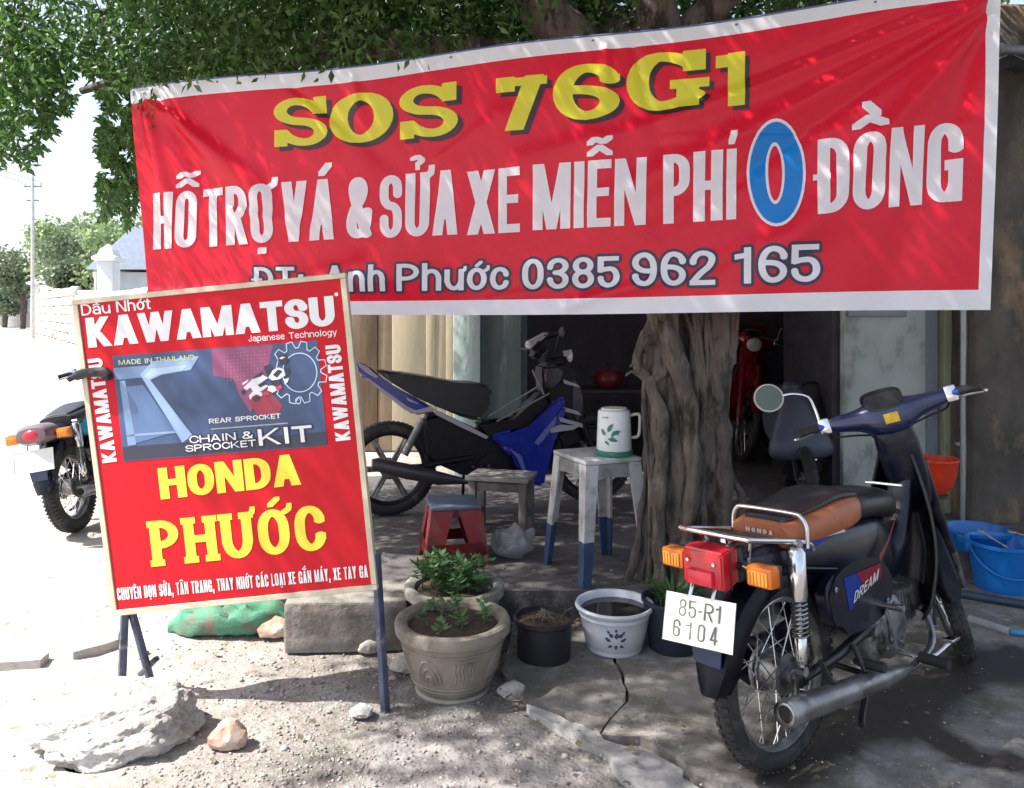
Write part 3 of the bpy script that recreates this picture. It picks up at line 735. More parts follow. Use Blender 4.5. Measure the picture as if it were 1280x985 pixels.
for ch, x0, x1, y0, y1, h in L1:
    for nm, dx, dy, off, mm in (('letter_shadow', 6, 5, .0025, m_blk), ('letter', 0, 0, .0045, m_yel)):
        wdt = (x1-x0)/h; a = {'S': .26, 'O': .37, '6': .34, 'G': .38, '7': .34, '1': .46}[ch]
        bw(nm, ch, x0, x1-3, y0, y1, h, h, mm, off, dx, dy, a=a, b=.135, e=.012, gap=0, round_=.55, slab=0)
for k in save: G[k] = save[k]
# second line
for s, x0, x1, h, y0, y1 in (('HỖ', 192, 249, 70, 312, 309), ('TRỢ', 255, 346, 72, 309, 303), ('VÁ', 352, 422, 75, 303, 299), ('&', 433, 466, 76, 299, 297),
    ('SỬA', 475, 576, 78, 298, 293), ('XE', 584, 654, 79, 294, 290), ('MIỄN', 666, 811, 82, 288, 281), ('PHÍ', 829, 924, 86, 280, 274), ('ĐỒNG', 1022, 1206, 93, 268, 251)):
    bw('lettering', s, x0, x1-(4 if s != '&' else 0), y0, y1, h, h, m_wv, .004, a=.20, b=.13, gap=.052, round_=.42)
# the blue zero with its white rim
def ell(cx, cy, rx, ry, n=36): return [(cx+rx*math.cos(2*math.pi*i/n), cy+ry*math.sin(2*math.pi*i/n)) for i in range(n)]
fr, _ = pxframe(BAN, (935, 281), (1007, 281), 129)
sc = 72/129
for nm, rx, ry, off, mm in (('zero_rim', .29, .515, .0035, m_wv), ('zero', .262, .485, .0048, m_blu), ('zero_rim', .095, .30, .0061, m_wv), ('zero_centre', .068, .265, .0074, m_red)):
    flat_print(BAN, [[ell(sc/2-(.01 if rx < .1 else 0), .5-(0 if rx > .1 else 0), rx, ry)]], fr, off, nm, mm, ban, grid=.02)
# third line with dark outline
for s, x0, x1, h, y0, y1 in (('ĐT:', 318, 380, 31, 365, 365), ('Anh', 405, 482, 33, 365, 364), ('Phước', 496, 636, 34, 364, 362), ('0385', 653, 774, 38, 362, 359), ('962', 790, 894, 42, 358, 356), ('165', 918, 1025, 45, 355, 352)):
    for nm, e, off, mm in (('letter_outline', .09, .0025, m_ol), ('lettering', .0, .0045, m_wv)):
        bw(nm, s, x0, x1, y0, y1, h, h, mm, off, a=.20, b=.145, gap=.11, e=e, round_=.5)
mrope = mat('nylon_rope', (.10, .13, .28), .8)
for u in (.0, .12, .27, .42, .585, .74, .88): 
    p = bsurf(max(u, .004), .985); MB().tube(catmull([p+BN*.004, p+Vector((.01, .03, .01)), p+Vector((.02, .30, .06))], 5), .004, 6).build('tie_rope', mrope, ban)
hem = MB(); hem.tube([bsurf(i/60, 1)+Vector((0, .004, .004)) for i in range(61)], .006, 6); hem.build('top_cord', mrope, ban)

# ---------------------------------------------------------------- the leaning signboard
z2 = lambda x, y: (80+x/2.1425, 320+y/2.1425)
C_ = [at(90, 375, 2.99), at(432, 341, 2.90), at(472, 737, 2.80), at(141, 770, 1.0)]   # TL TR BR BL
_n = (C_[2]-C_[1]).cross(C_[0]-C_[1]); _o = Vector((0, 0, CAMZ)); _d = C_[3]-_o
C_[3] = _o+_d*((C_[1]-_o).dot(_n)/_d.dot(_n))      # keep the board flat
def ssurf(u, v): return (C_[3]*(1-u)+C_[2]*u)*(1-v)+(C_[0]*(1-u)+C_[1]*u)*v
SN = (C_[2]-C_[3]).cross(C_[0]-C_[3]).normalized()
if SN.y > 0: SN = -SN
SG = Surf(ssurf, lambda u, v: SN)
sgn = thing('signboard', 'tilted red signboard with cream wooden frame standing beside the road', 'sign', gp(320, 880))
inv = Matrix.Translation(-sgn.location)
S0 = sgn.location
SGL = Surf(lambda u, v: ssurf(u, v)-S0, lambda u, v: SN)
SGL.inv = SG.inv
def quadbox(name, u0, u1, v0, v1, f, bk, m):
    b = MB(); A = [ssurf(u, v)-S0+SN*f for u, v in ((u0, v0), (u1, v0), (u1, v1), (u0, v1))]; B = [p-SN*(f-bk) for p in A]
    b.loft([A, B]); es = b.bm.edges[:]; bmesh.ops.bevel(b.bm, geom=es, offset=.0015, segments=1, affect='EDGES'); return b.build(name, m, sgn)
m_cream = mat('cream_wood', (.62, .54, .40), .6, var=.18, vscale=14, bump=.15)
m_sred = mat('red_sign_vinyl', (.55, .010, .020), rough=.42, var=.10, vscale=2, spec=.2, bump=.04, bscale=90)
m_sw = mat('white_sign_print', (.74, .73, .74), .4); m_sy = mat('yellow_sign_print', (.80, .70, .05), .4)
quadbox('panel', .02, .98, .017, .983, 0, -.014, m_sred)
quadbox('frame_rail', 0, 1, .983, 1, .006, -.022, m_cream); quadbox('frame_rail', 0, 1, 0, .017, .006, -.022, m_cream)
quadbox('frame_rail', 0, .02, .0175, .9825, .005, -.022, m_cream); quadbox('frame_rail', .98, 1, .0175, .9825, .005, -.022, m_cream)
def sw(name, s, bl, br, h, m, off=.0015, tilt=None, parent=sgn, **k):
    return write(SGL, s, z2(*bl), z2(*br), h/2.1425, h/2.1425, off, name, m, parent, tilt=tilt, **k)
tl = (-.115, -.993)
sw('lettering', 'Dầu', (48, 160), (126, 153), 30, m_sw, tilt=tl, a=.17, b=.13, gap=.1)
sw('lettering', 'Nhớt', (142, 151), (234, 142), 30, m_sw, tilt=tl, a=.17, b=.13, gap=.1)
sw('lettering', 'KAWAMATSU', (66, 246), (728, 186), 80, m_sw, tilt=tl, a=.30, b=.2, gap=.05, round_=.35)
sw('lettering', 'Japanese', (495, 230), (592, 223), 17, m_sw, tilt=tl, a=.15, b=.13, gap=.09)
sw('lettering', 'Technology', (604, 222), (732, 212), 17, m_sw, tilt=tl, a=.15, b=.13, gap=.09)
fr, _ = pxframe(SGL, z2(724, 110), z2(738, 108), 5, None, tl)
flat_print(SGL, [[ell(.6, .6, .5, .5, 12)]], fr, .0015, 'registered_mark', m_sw, sgn)
sw('side_lettering', 'KAWAMATSU', (142, 550), (102, 272), 38, m_sw, tilt=(-.993, .13), a=.27, b=.2, gap=.06, round_=.35)
sw('side_lettering', 'KAWAMATSU', (768, 492), (740, 236), 40, m_sw, tilt=(-.993, .11), a=.27, b=.2, gap=.06, round_=.35)
sw('lettering', 'HONDA', (260, 652), (636, 612), 84, m_sy, tilt=tl, a=.30, b=.2, gap=.06, round_=.4)
def slabs(s): pass
sw('lettering', 'PHƯỚC', (240, 832), (706, 786), 122, m_sy, tilt=tl, a=.225, b=.16, gap=.12, slab=.14, round_=.5)
x = 0
line = 'CHUYÊN DỌN SỬA, TÂN TRANG, THAY NHỚT CÁC LOẠI XE GẮN MÁY, XE TAY GA'
sw('small_lettering', line, (145, 922), (815, 860), 33, m_sw, tilt=tl, a=.16, b=.13, gap=.06, round_=.4)
# the picture print in the middle of the sign
def spoly(name, pts, m, off, parent=None):
    q = [SG.inv(*z2(*p)) for p in pts]
    return flat_print(SGL, [[[(p.x, p.y) for p in q]]], (Vector((0, 0)), Vector((1, 0)), Vector((0, 1))), off, name, m, parent or sgn)
pm = lambda n, c: mat(n, c, .38)
pic = spoly('picture_print', [(130, 268), (678, 226), (706, 508), (160, 550)], mat('picture_blue', (.06, .10, .22), .38, col2=(.03, .05, .11), vscale=3.2), .0012)
def pp(name, pts, c, off): return spoly(name, pts, pm(name+str(c), c), off, pic)
pp('pale_band', [(133, 300), (240, 292), (215, 325), (136, 332)], (.16, .25, .42), .0016)
pp('dark_base', [(157, 512), (702, 470), (706, 506), (160, 548)], (.03, .035, .06), .0016)
pp('red_glow', [(395, 250), (560, 238), (540, 330), (500, 420), (470, 372), (455, 330), (400, 320)], (.26, .07, .16), .0016)
pp('red_glow', [(492, 380), (530, 340), (560, 372), (585, 400), (575, 424), (520, 430)], (.30, .03, .06), .002)
pp('chevron', [(205, 318), (238, 282), (362, 268), (340, 305), (262, 318), (232, 332), (345, 480), (318, 500)], (.30, .42, .62), .0024)
pp('chevron', [(215, 322), (232, 302), (330, 292), (318, 306), (250, 318), (226, 330)], (.44, .56, .74), .0028)
pp('blue_facet', [(170, 350), (212, 345), (300, 470), (180, 505), (165, 430)], (.10, .17, .33), .0022)
pp('blue_facet', [(150, 335), (165, 333), (195, 505), (172, 508)], (.19, .29, .47), .0026)
pp('base_line', [(168, 478), (300, 468), (302, 474), (169, 484)], (.22, .32, .48), .0026)
# halftone dots
dots = []
for i in range(13):
    for j in range(9):
        if random.random() < .8:
            q = SG.inv(*z2(430+i*9, 262+j*9-i*.6)); r = .0016+.0015*random.random(); dots.append([[(q.x+r*c, q.y+r*.9*s) for c, s in ((1, 0), (0, 1), (-1, 0), (0, -1))]])
o = flat_print(SGL, dots, (Vector((0, 0)), Vector((1, 0)), Vector((0, 1))), .003, 'halftone', pm('halftone', (.5, .18, .28)), pic); o['kind'] = 'stuff'
# cogwheel outline
def strokes(name, paths, wd, m, off, parent):
    ls = []
    for P in paths:
        seg = []
        for p, q in zip(P, P[1:]):
            A, B = Vector(p), Vector(q); n = (B-A); n = Vector((-n.y, n.x)).normalized()*wd/2; e = (B-A).normalized()*wd*.3
            poly = [A-n-e, B-n+e, B+n+e, A+n-e]; seg.append([tuple(SG.inv(*z2(*c))) for c in poly])
        ls.append(seg)
    return flat_print(SGL, ls, (Vector((0, 0)), Vector((1, 0)), Vector((0, 1))), off, name, m, parent)
cog = []; nt_ = 12
for i in range(nt_):
    t0 = 2*math.pi*i/nt_
    for dt, r in ((0, 66), (.10, 84), (.30, 84), (.40, 66)): cog.append((628+r*.92*math.cos(t0+dt), 312+r*math.sin(t0+dt)))
cog.append(cog[0]); cog = [(x, y) for x, y in cog if x > 560]
m_line = pm('line_print', (.48, .60, .74))
cg = []; run = []
for p in cog:
    if run and math.dist(run[-1], p) > 60: cg.append(run); run = []
    run.append(p)
cg.append(run)
strokes('cogwheel', cg+[ell(632, 312, 46, 52, 28)+[(678, 312)]]+[ell(628, 388, 7, 8, 10)+[(635, 388)]], 2.6, m_line, .0032, pic)
# racing rider on a motorbike, flat print
def blob(pts, n=4): return [tuple(p) for p in [(q.x, q.y) for q in catmull([(x, y, 0) for x, y in pts], n, True)]]
m_w = (.66, .64, .68); m_k = (.03, .03, .05); m_r = (.5, .04, .08)
RID = [  # small angular pieces of the rider and machine
 ([(482, 352), (505, 330), (532, 318), (548, 326), (524, 342), (500, 352), (488, 362)], m_w, .0036), ([(500, 352), (530, 340), (548, 348), (530, 362), (508, 364)], m_w, .0036),
 ([(478, 340), (496, 330), (492, 338), (480, 346)], m_w, .0036), ([(476, 360), (490, 356), (486, 368), (478, 372)], m_k, .0036),
 ([(505, 330), (522, 314), (536, 308), (530, 322)], m_k, .004), ([(520, 345), (536, 338), (540, 346), (526, 352)], m_k, .004), ([(548, 326), (560, 306), (576, 298), (590, 304), (594, 320), (578, 330), (560, 334)], m_w, .0038),
 ([(560, 318), (574, 304), (586, 308), (572, 326)], m_k, .0042), ([(536, 296), (552, 290), (562, 300), (548, 316), (540, 312)], m_k, .004), ([(574, 272), (584, 264), (596, 266), (602, 276), (598, 290), (584, 292), (575, 284)], m_k, .0044),
 ([(577, 274), (586, 269), (594, 271), (584, 277)], m_w, .0048), ([(590, 304), (604, 300), (606, 312), (596, 322)], m_k, .0042), ([(556, 334), (576, 330), (586, 342), (572, 352), (558, 346)], m_k, .0042),
 ([(548, 348), (566, 346), (574, 358), (560, 366), (546, 360)], m_w, .004), ([(566, 352), (582, 344), (586, 352), (574, 362)], m_r, .0044), ([(496, 374), (508, 362), (524, 362), (534, 368), (530, 376), (516, 370), (506, 376), (500, 386)], m_w, .004),
 ([(506, 384), (516, 376), (528, 378), (522, 386), (512, 390)], m_k, .004), ([(528, 364), (546, 362), (552, 370), (538, 376)], m_r, .0046), ([(590, 330), (604, 326), (600, 338), (592, 344)], m_w, .004)]
for pts, c_, of in RID: pp('rider_print', pts, c_, of)
m_mk = pm('ivory_print', (.55, .56, .50))
sw('lettering', 'MADE IN', (148, 292), (238, 286), 13, pm('olive_print', (.55, .60, .34)), .0034, tl, pic, a=.2, b=.15, gap=.1)
sw('lettering', 'THAILAND', (246, 285), (352, 277), 13, MATS['olive_print(0.55, 0.6, 0.34)'] if 'olive_print(0.55, 0.6, 0.34)' in MATS else MATS['olive_print'], .0034, tl, pic, a=.2, b=.15, gap=.1)
sw('lettering', 'REAR SPROCKET', (390, 449), (582, 434), 13, m_sw, .0034, tl, pic, a=.24, b=.17, gap=.12)
pp('rule_line', [(395, 462), (600, 446), (600, 449), (395, 465)], (.4, .38, .36), .0034)
for e, off, mm in ((.14, .0034, m_ol), (0, .0042, m_sw)):
    sw('lettering', 'CHAIN &', (338, 502), (508, 488), 20, mm, off, tl, pic, a=.2, b=.15, gap=.12, e=e)
    sw('lettering', 'SPROCKET', (328, 525), (516, 509), 18, mm, off, tl, pic, a=.2, b=.15, gap=.12, e=e)
    sw('lettering', 'KIT', (524, 508), (668, 496), 44, mm, off, tl, pic, a=.24, b=.17, gap=.12, e=e*.6)
# legs of the sign
m_leg = mat('blue_grey_steel', (.10, .12, .19), .5, metal=.4, var=.4, vscale=12, bump=.15, dirt=((.30, .30, .32), 14, .56, .66))
def post(name, a, b, w, m, par=sgn):
    a, b = a-S0, b-S0; d = b-a; q = d.to_track_quat('Z', 'Y').to_matrix()
    MB().box((a+b)/2, (w, w*.8, d.length), q, bev=.003).build(name, m, par)
g1 = gp(482, 886); g1.z = -.02
post('leg', g1, ssurf(.985, .0)-SN*.035+Vector((0, 0, .12)), .028, m_leg)
g2 = gp(152, 862); g2.z = 0
post('leg', g2, ssurf(.03, .0)-SN*.035+Vector((0, 0, .12)), .026, m_leg)
g3 = gp(189, 853); g3.z = 0
post('rear_strut', g3, ssurf(.035, .0)-SN*.06, .026, m_leg)
post('foot', g3+Vector((-.05, .02, .02)), g3+Vector((.03, -.02, .10)), .022, m_leg)
# added stand-in for the left motorbike's handlebar grip
b = MB(); P = [ssurf(-.035, .745), ssurf(.0, .755), ssurf(.05, .76), ssurf(.095, .755), ssurf(.115, .735)]
b.tube(catmull([p+SN*.022 for p in P], 5), [.012]*4+[.018]*5+[.02]*6+[.022]*4+[.012]*3, 10); b.jitter(.006, 30)
o = b.build('grip_stand_in', mat('black_rubber', (.018, .018, .02), .55, var=.3, bump=.1)); tag(o, 'stand-in for a black handlebar grip over the left edge of the red signboard', 'rubber tube')
# ---------------------------------------------------------------- rocks, rubble, sack
def rock(name, label, cat, loc, d, m, seed, amp=.3, sub=4, rz=0):
    b = MB().sphere((0, 0, 0), (1, 1, 1), sub)
    for v in b.bm.verts:
        n = v.co.normalized(); q = n*1.1+Vector((seed, seed*.7, -seed))
        c = noise.voronoi(q*1.1)[0][0]; c2 = noise.voronoi(q*3.3)[0][0]; r = 1+amp*(c*1.0-.45)+amp*.28*(c2-.4)+amp*.30*noise.fractal(q*3, .8, 2.2, 5)
        v.co = Vector((n.x*r*d[0], n.y*r*d[1], max(-.35, n.z*r)*d[2]))
    o = b.build(name, m, smooth=28); o.location = Vector(loc)+Vector((0, 0, d[2]*.3)); o.rotation_euler.z = R(rz)
    return tag(o, label, cat)
m_lime = mat('pale_rock', (.56, .54, .52), .92, col2=(.40, .375, .35), vscale=6, bump=1.6, bscale=36, dirt=((.27, .23, .19), 9, .58, .74))
m_brick = mat('broken_brick', (.42, .22, .15), .92, col2=(.50, .40, .34), vscale=14, bump=.8, bscale=40)
rock('rock', 'big rough white rock holding down the left leg of the signboard', 'rock', gp(150, 918), (.245, .19, .118), m_lime, 3.1, .34, 6, 10)
rock('brick_chunk', 'small reddish stone lying alone right of the white rock', 'stone', gp(287, 930), (.058, .045, .055), m_brick, 8.2, .4, 3)
rock('brick_chunk', 'reddish brown clod at the right end of the green sack', 'stone', gp(345, 792), (.07, .05, .045), m_brick, 5.5, .5, 3)
rock('stone', 'pale stone beside the rusty wire right of the carved planter', 'stone', gp(641, 868), (.05, .04, .035), m_lime, 9.9, .4, 3)
rock('stone', 'white pebble on the mossy concrete near the crack', 'stone', gp(741, 871), (.018, .015, .014), m_lime, 2.4, .3, 2)
rock('stone', 'flat grey stone under the left rim of the carved planter', 'stone', gp(505, 835), (.05, .05, .03), m_lime, 7.4, .4, 3)
rock('stone', 'pale stone between the signboard leg and the dirt heap', 'stone', gp(452, 892), (.04, .035, .022), m_lime, 1.4, .4, 3)
rock('stone', 'round pale stone leaning on the foot of the concrete block', 'stone', gp(462, 812), (.045, .04, .035), m_lime, 6.1, .4, 3)
# green sack
b = MB(); rings = []
prof = [(0, .012, .03), (.03, .03, .05), (.07, .075, .08), (.14, .12, .098), (.24, .14, .10), (.34, .14, .098), (.43, .12, .09), (.50, .075, .07), (.535, .035, .055), (.57, .05, .07)]
for x, w, h in prof: rings.append(ring((x, 0, h*.62), (0, 1, 0), (0, 0, 1), w, h*.62, 28, 2.6))
b.loft(rings); bmesh.ops.subdivide_edges(b.bm, edges=b.bm.edges[:], cuts=2, use_grid_fill=True, smooth=.3)
for v in b.bm.verts: v.co += Vector((0, 0, 1))*(.016*noise.noise(v.co*16)+.009*math.sin(v.co.x*60+8*noise.noise(v.co*6))+.008*noise.noise(v.co*40))*(1 if v.co.z > .02 else 0)
m_sack = mat('green_woven_sack', (.045, .19, .11), .7, col2=(.08, .26, .17), vscale=10, bump=.5, bscale=120, dirt=((.20, .11, .10), 7, .56, .68))
o = b.build('sack', m_sack); o.location = gp(203, 797)+Vector((-.01, .08, -.01)); o.rotation_euler.z = R(9); tag(o, 'full green woven sack lying behind the red signboard', 'sack')

# ---------------------------------------------------------------- planters and buckets
def leafpatch(M, n, sz, spread, hgt, seed, lw=.5, up=.4):
    """many small leaf faces on short stems: (verts, quads)"""
    rr = random.Random(seed); V = []; Fq = []
    for k in range(n):
        a = rr.uniform(0, 6.283); q = spread*math.sqrt(rr.random()); z = hgt*(rr.random()**.8)*(1-.35*q/spread)
        c = Vector((q*math.cos(a), q*math.sin(a), z)); L = sz*rr.uniform(.6, 1.25)
        d = Vector((math.cos(a+rr.uniform(-1.2, 1.2)), math.sin(a+rr.uniform(-1.2, 1.2)), rr.uniform(-.3, up+.6))).normalized()
        s = d.cross(Vector((rr.uniform(-.4, .4), rr.uniform(-.4, .4), 1))).normalized(); u = d.cross(s)
        i = len(V); V += [M @ p for p in (c, c+d*L*.45+s*L*lw*.5+u*L*.06, c+d*L-u*L*.04, c+d*L*.45-s*L*lw*.5+u*L*.06, c+d*L*.5-u*L*.05)]
        Fq += [(i, i+1, i+4), (i+1, i+2, i+4), (i+2, i+3, i+4), (i+3, i, i+4)]
    return V, Fq
m_leafy = mat('herb_leaf', (.055, .13, .045), .5, tl=.3, island=.9, spec=.4)
m_leafy2 = mat('pale_herb_leaf', (.10, .19, .075), .5, tl=.3, island=.8, spec=.4)
m_stem = mat('green_stem', (.07, .10, .03), .6)
m_soil = mat('potting_soil', (.10, .065, .045), .95, var=.5, vscale=30, bump=1.5, bscale=50)
m_cpot = mat('cast_cement_pot', (.285, .25, .205), .92, col2=(.215, .19, .155), vscale=8, bump=.5, bscale=60, dirt=((.14, .125, .10), 11, .55, .7))
m_cpotg = mat('greyer_cement_pot', (.27, .26, .25), .92, col2=(.19, .185, .18), vscale=8, bump=.5, bscale=60, dirt=((.10, .10, .09), 11, .55, .7))
def planter(px, Y, s, label, m, seed, tall, nle):
    t = thing('planter', label, 'planter', (((px-640)/F*Y), Y, .0), RZ(20))
    prof = [(.085, .0), (.118, .0), (.132, .015), (.150, .045), (.168, .09), (.182, .145), (.190, .19), (.196, .205), (.213, .212), (.216, .235), (.214, .25), (.205, .256), (.188, .254), (.172, .245), (.165, .20), (.15, .195)]
    b = MB().lathe([(r*s, z*s) for r, z in prof], n=64)
    for v in b.bm.verts: v.co += v.co.normalized()*.0025*noise.fractal(v.co*18, 1, 2, 3)
    body = b.build('pot', m, t)
    MB().lathe([(.08*s, -.012), (.135*s, -.012), (.140*s, -.002), (.135*s, .006), (.09*s, .007)], n=40).build('foot_ring', mat('pale_foot', (.34, .30, .24), .9, var=.3), t)
    MB().lathe([(.1668*s, .228*s), (.10*s, .236*s), (.001, .238*s)], n=32).jitter(.006, 25).build('soil', m_soil, t)
    for z in (.05, .178, .035):
        rr = .002+np.interp(z, [p[1] for p in prof[:8]], [p[0] for p in prof[:8]])
        MB().tube([(rr*s*math.cos(a), rr*s*math.sin(a), z*s) for a in [i*2*math.pi/56 for i in range(56)]], .0035*s, 6, closed=True).build('moulding', m, t)
    for k in range(8):                       # raised carved motifs between the two mouldings
        a0 = k*math.pi/4; mo = MB()
        def on(da, z):
            rr = np.interp(z, [p[1] for p in prof[:8]], [p[0] for p in prof[:8]])*s; return (rr*math.cos(a0+da), rr*math.sin(a0+da), z*s)
        if k % 2:
            for q in (1, .66, .33): mo.tube([on(.26*q*math.cos(w), .075+.085*q*math.sin(w)) for w in [i*math.pi/8 for i in range(9)]], .005*s, 6)
        else:
            for q in range(-3, 4): mo.tube([on(q*.075, .075), on(q*.075+.02, .105), on(q*.075-.02, .13), on(q*.075, .155)], .0042*s, 6)
            mo.tube([on(-.28+i*.04, .165) for i in range(15)], .004*s, 6)
        mo.build('relief', m, t)
    rr = random.Random(seed+5); V, Fq = [], []; nst = 20 if seed == 1 else 9
    for k in range(nst):                     # separate sprigs, each with its own leaves
        a = k*2.4+rr.uniform(-.3, .3); q = .145*s*math.sqrt((k+.5)/nst); h = tall*rr.uniform(.45, 1.15); b0 = Vector((q*math.cos(a), q*math.sin(a), .232*s)); ln = Vector((rr.uniform(-.04, .04), rr.uniform(-.04, .04), h))
        MB().tube([b0, b0+ln*.5+Vector((.004, 0, 0)), b0+ln], [.0028, .002, .001], 5).build('stem', m_stem, t)
        for w in range(nle//nst):
            f = rr.uniform(.25, 1.05); c = b0+ln*f; a2 = rr.uniform(0, 6.28); L = (.042 if seed == 1 else .034)*rr.uniform(.5, 1.2)
            d = Vector((math.cos(a2), math.sin(a2), rr.uniform(-.2, .8))).normalized(); sd = d.cross(Vector((rr.uniform(-.3, .3), rr.uniform(-.3, .3), 1))).normalized(); u = d.cross(sd); i = len(V)
            c = c+d*.006; V += [c, c+d*L*.3+sd*L*.24+u*L*.05, c+d*L*.7+sd*L*.2+u*L*.03, c+d*L-u*L*.08, c+d*L*.7-sd*L*.2+u*L*.03, c+d*L*.3-sd*L*.24+u*L*.05, c+d*L*.5-u*L*.03]
            Fq += [(i+m_, i+(m_+1) % 6, i+6) for m_ in range(6)]
    o = npmesh('foliage', V, Fq, m_leafy if seed == 1 else m_leafy2, t); o['kind'] = 'stuff'
    return t
planter(566, 2.99, 1.0, 'carved grey cement planter in front with small pale green seedlings', m_cpot, 3, .075, 170)
planter(568, 3.38, .98, 'darker round cement planter at the rear full of dark green herbs', m_cpotg, 1, .115, 620)
def potlathe(name, m, t, prof, n=48): return MB().lathe(prof, n=n).build(name, m, t)
# white bucket
t = thing('white_bucket', 'white plastic pot of dark water with a floral print', 'bucket', (.42, 3.28, .02), RZ(0))
m_wp = mat('white_plastic', (.66, .69, .76), .35, var=.08, vscale=5, dirt=((.42, .42, .40), 7, .58, .75))
pr = [(.001, .004), (.100, .004), (.108, 0), (.112, .006), (.112, .018), (.117, .022), (.135, .10), (.142, .138), (.146, .142), (.146, .155), (.158, .165), (.162, .176), (.158, .184), (.148, .182), (.140, .170), (.134, .14), (.12, .06), (.001, .05)]
potlathe('pot', m_wp, t, pr, 72)
potlathe('water', mat('dark_water', (.03, .03, .025), .06, spec=.6), t, [(.1375, .157), (.001, .1572)], 48)
def wrap(px, py): 
    return None
mp = MB(); m_print = mat('grey_floral_print', (.07, .08, .12), .6)
rr = random.Random(4)
for (cx, cz, L, a) in ((0, .085, .02, 80), (.007, .09, .018, 40), (-.007, .09, .018, 140), (.012, .078, .016, 20), (-.014, .078, .016, 160), (.018, .098, .012, 60), (-.018, .1, .012, 120), (0, .068, .016, -90), (.010, .066, .014, -30), (-.010, .066, .014, -150), (.0, .104, .012, 90), (.02, .085, .01, 0), (-.021, .086, .01, 180)):
    d = Vector((math.cos(R(a)), math.sin(R(a)))); n_ = Vector((-d.y, d.x)); P = []
    for q, w in ((0, 0), (.3, .3), (.6, .26), (1, 0), (.6, -.26), (.3, -.3)):
        p = Vector((0, .085))+(Vector((cx, cz))-Vector((0, .085))+d*L*q+n_*L*w)*1.45; rad = .117+.018*(p.y-.022)/.078+.0016; th = -math.pi/2-.08+p.x/rad
        P.append((rad*math.cos(th), rad*math.sin(th), p.y))
    mp.bm.faces.new([mp.bm.verts.new(p) for p in P])
mp.build('floral_print', m_print, t, smooth=0)
# black nursery pot of dry soil
m_bp = mat('black_pot_plastic', (.022, .022, .028), .6, var=.4, bump=.1)
t = thing('black_pot', 'low black plastic pot with dry twigs between carved planter and white bucket', 'pot', (((680-640)/F*3.2), 3.2, .012))
potlathe('pot', m_bp, t, [(.001, .002), (.105, 0), (.112, .15), (.122, .152), (.122, .165), (.112, .165), (.108, .14)], 40)
MB().lathe([(.11, .145), (.05, .152), (.001, .15)], n=24).jitter(.01, 22).build('soil', m_soil, t)
rr = random.Random(12)
for k in range(16):
    a = rr.uniform(0, 6.28); q = rr.uniform(0, .09); p = Vector((q*math.cos(a), q*math.sin(a), .15)); d = Vector((rr.uniform(-.06, .06), rr.uniform(-.06, .06), rr.uniform(.0, .035)))
    MB().tube([p, p+d*.5+Vector((0, 0, .012)), p+d], .0022, 5).build('twig', mat('dry_twig', (.20, .17, .13), .9, var=.3), t)
# black pot with grass
t = thing('grass_pot', 'dark pot of long grass blades half behind the number plate', 'pot', (((842-640)/F*3.28), 3.28, .02))
potlathe('pot', mat('navy_pot', (.02, .026, .045), .5, var=.3), t, [(.001, .002), (.10, 0), (.125, .19), (.132, .192), (.132, .205), (.122, .205), (.118, .17), (.001, .17)], 40)
V = []; Fq = []; rr = random.Random(3)
for k in range(110):
    a = rr.uniform(0, 6.28); L = rr.uniform(.10, .22); q = rr.uniform(0, .08); b0 = Vector((q*math.cos(a), q*math.sin(a), .17)); o_ = Vector((math.cos(a), math.sin(a), 0)); s_ = Vector((-o_.y, o_.x, 0))*.0035
    pts = [b0+o_*L*t_*t_*rr.uniform(.4, .8)+Vector((0, 0, L*(t_-.45*t_*t_))) for t_ in (0, .35, .7, 1)]
    i = len(V)
    for j, p in enumerate(pts): w = (1, 1, .7, .1)[j]; V += [p-s_*w, p+s_*w]
    Fq += [(i+2*j, i+2*j+1, i+2*j+3, i+2*j+2) for j in range(3)]
o = npmesh('grass', V, Fq, mat('grass_blade', (.07, .15, .04), .5, tl=.3, island=.8), t); o['kind'] = 'stuff'
# blue buckets
def blue_bucket(loc, s, label, rz, col):
    t = thing('blue_bucket', label, 'bucket', loc, RZ(rz))
    m = mat('blue_plastic_%g' % col[2], col, .38, var=.12, vscale=6)
    potlathe('body', m, t, [(.001, .006), (.112*s, .006), (.118*s, 0), (.120*s, .012), (.150*s, .225*s), (.156*s, .232*s), (.163*s, .236*s), (.164*s, .25*s), (.156*s, .252*s), (.148*s, .24*s), (.118*s, .02), (.001, .015)], 56)
    P = [Vector((.158*s*math.cos(a), -.158*s*abs(math.sin(a))*.75-.03, (.235-.13*abs(math.sin(a)))*s)) for a in [math.pi*i/16 for i in range(17)]]
    MB().tube(P, .0045, 8).build('handle', m, t)
    for sx in (-1, 1): MB().box((sx*.163*s, -.01, .22*s), (.02, .04, .045), bev=.004).build('lug', m, t)
    return t
blue_bucket(((1222-640)/F*4.22, 4.22, .0), 1.0, 'blue plastic bucket at the back nearest the motorbike fork', 30, (.012, .16, .50))
blue_bucket(((1253-640)/F*3.98, 3.98, .0), 1.02, 'front blue plastic bucket at the right holding metal tools', -10, (.010, .18, .60))
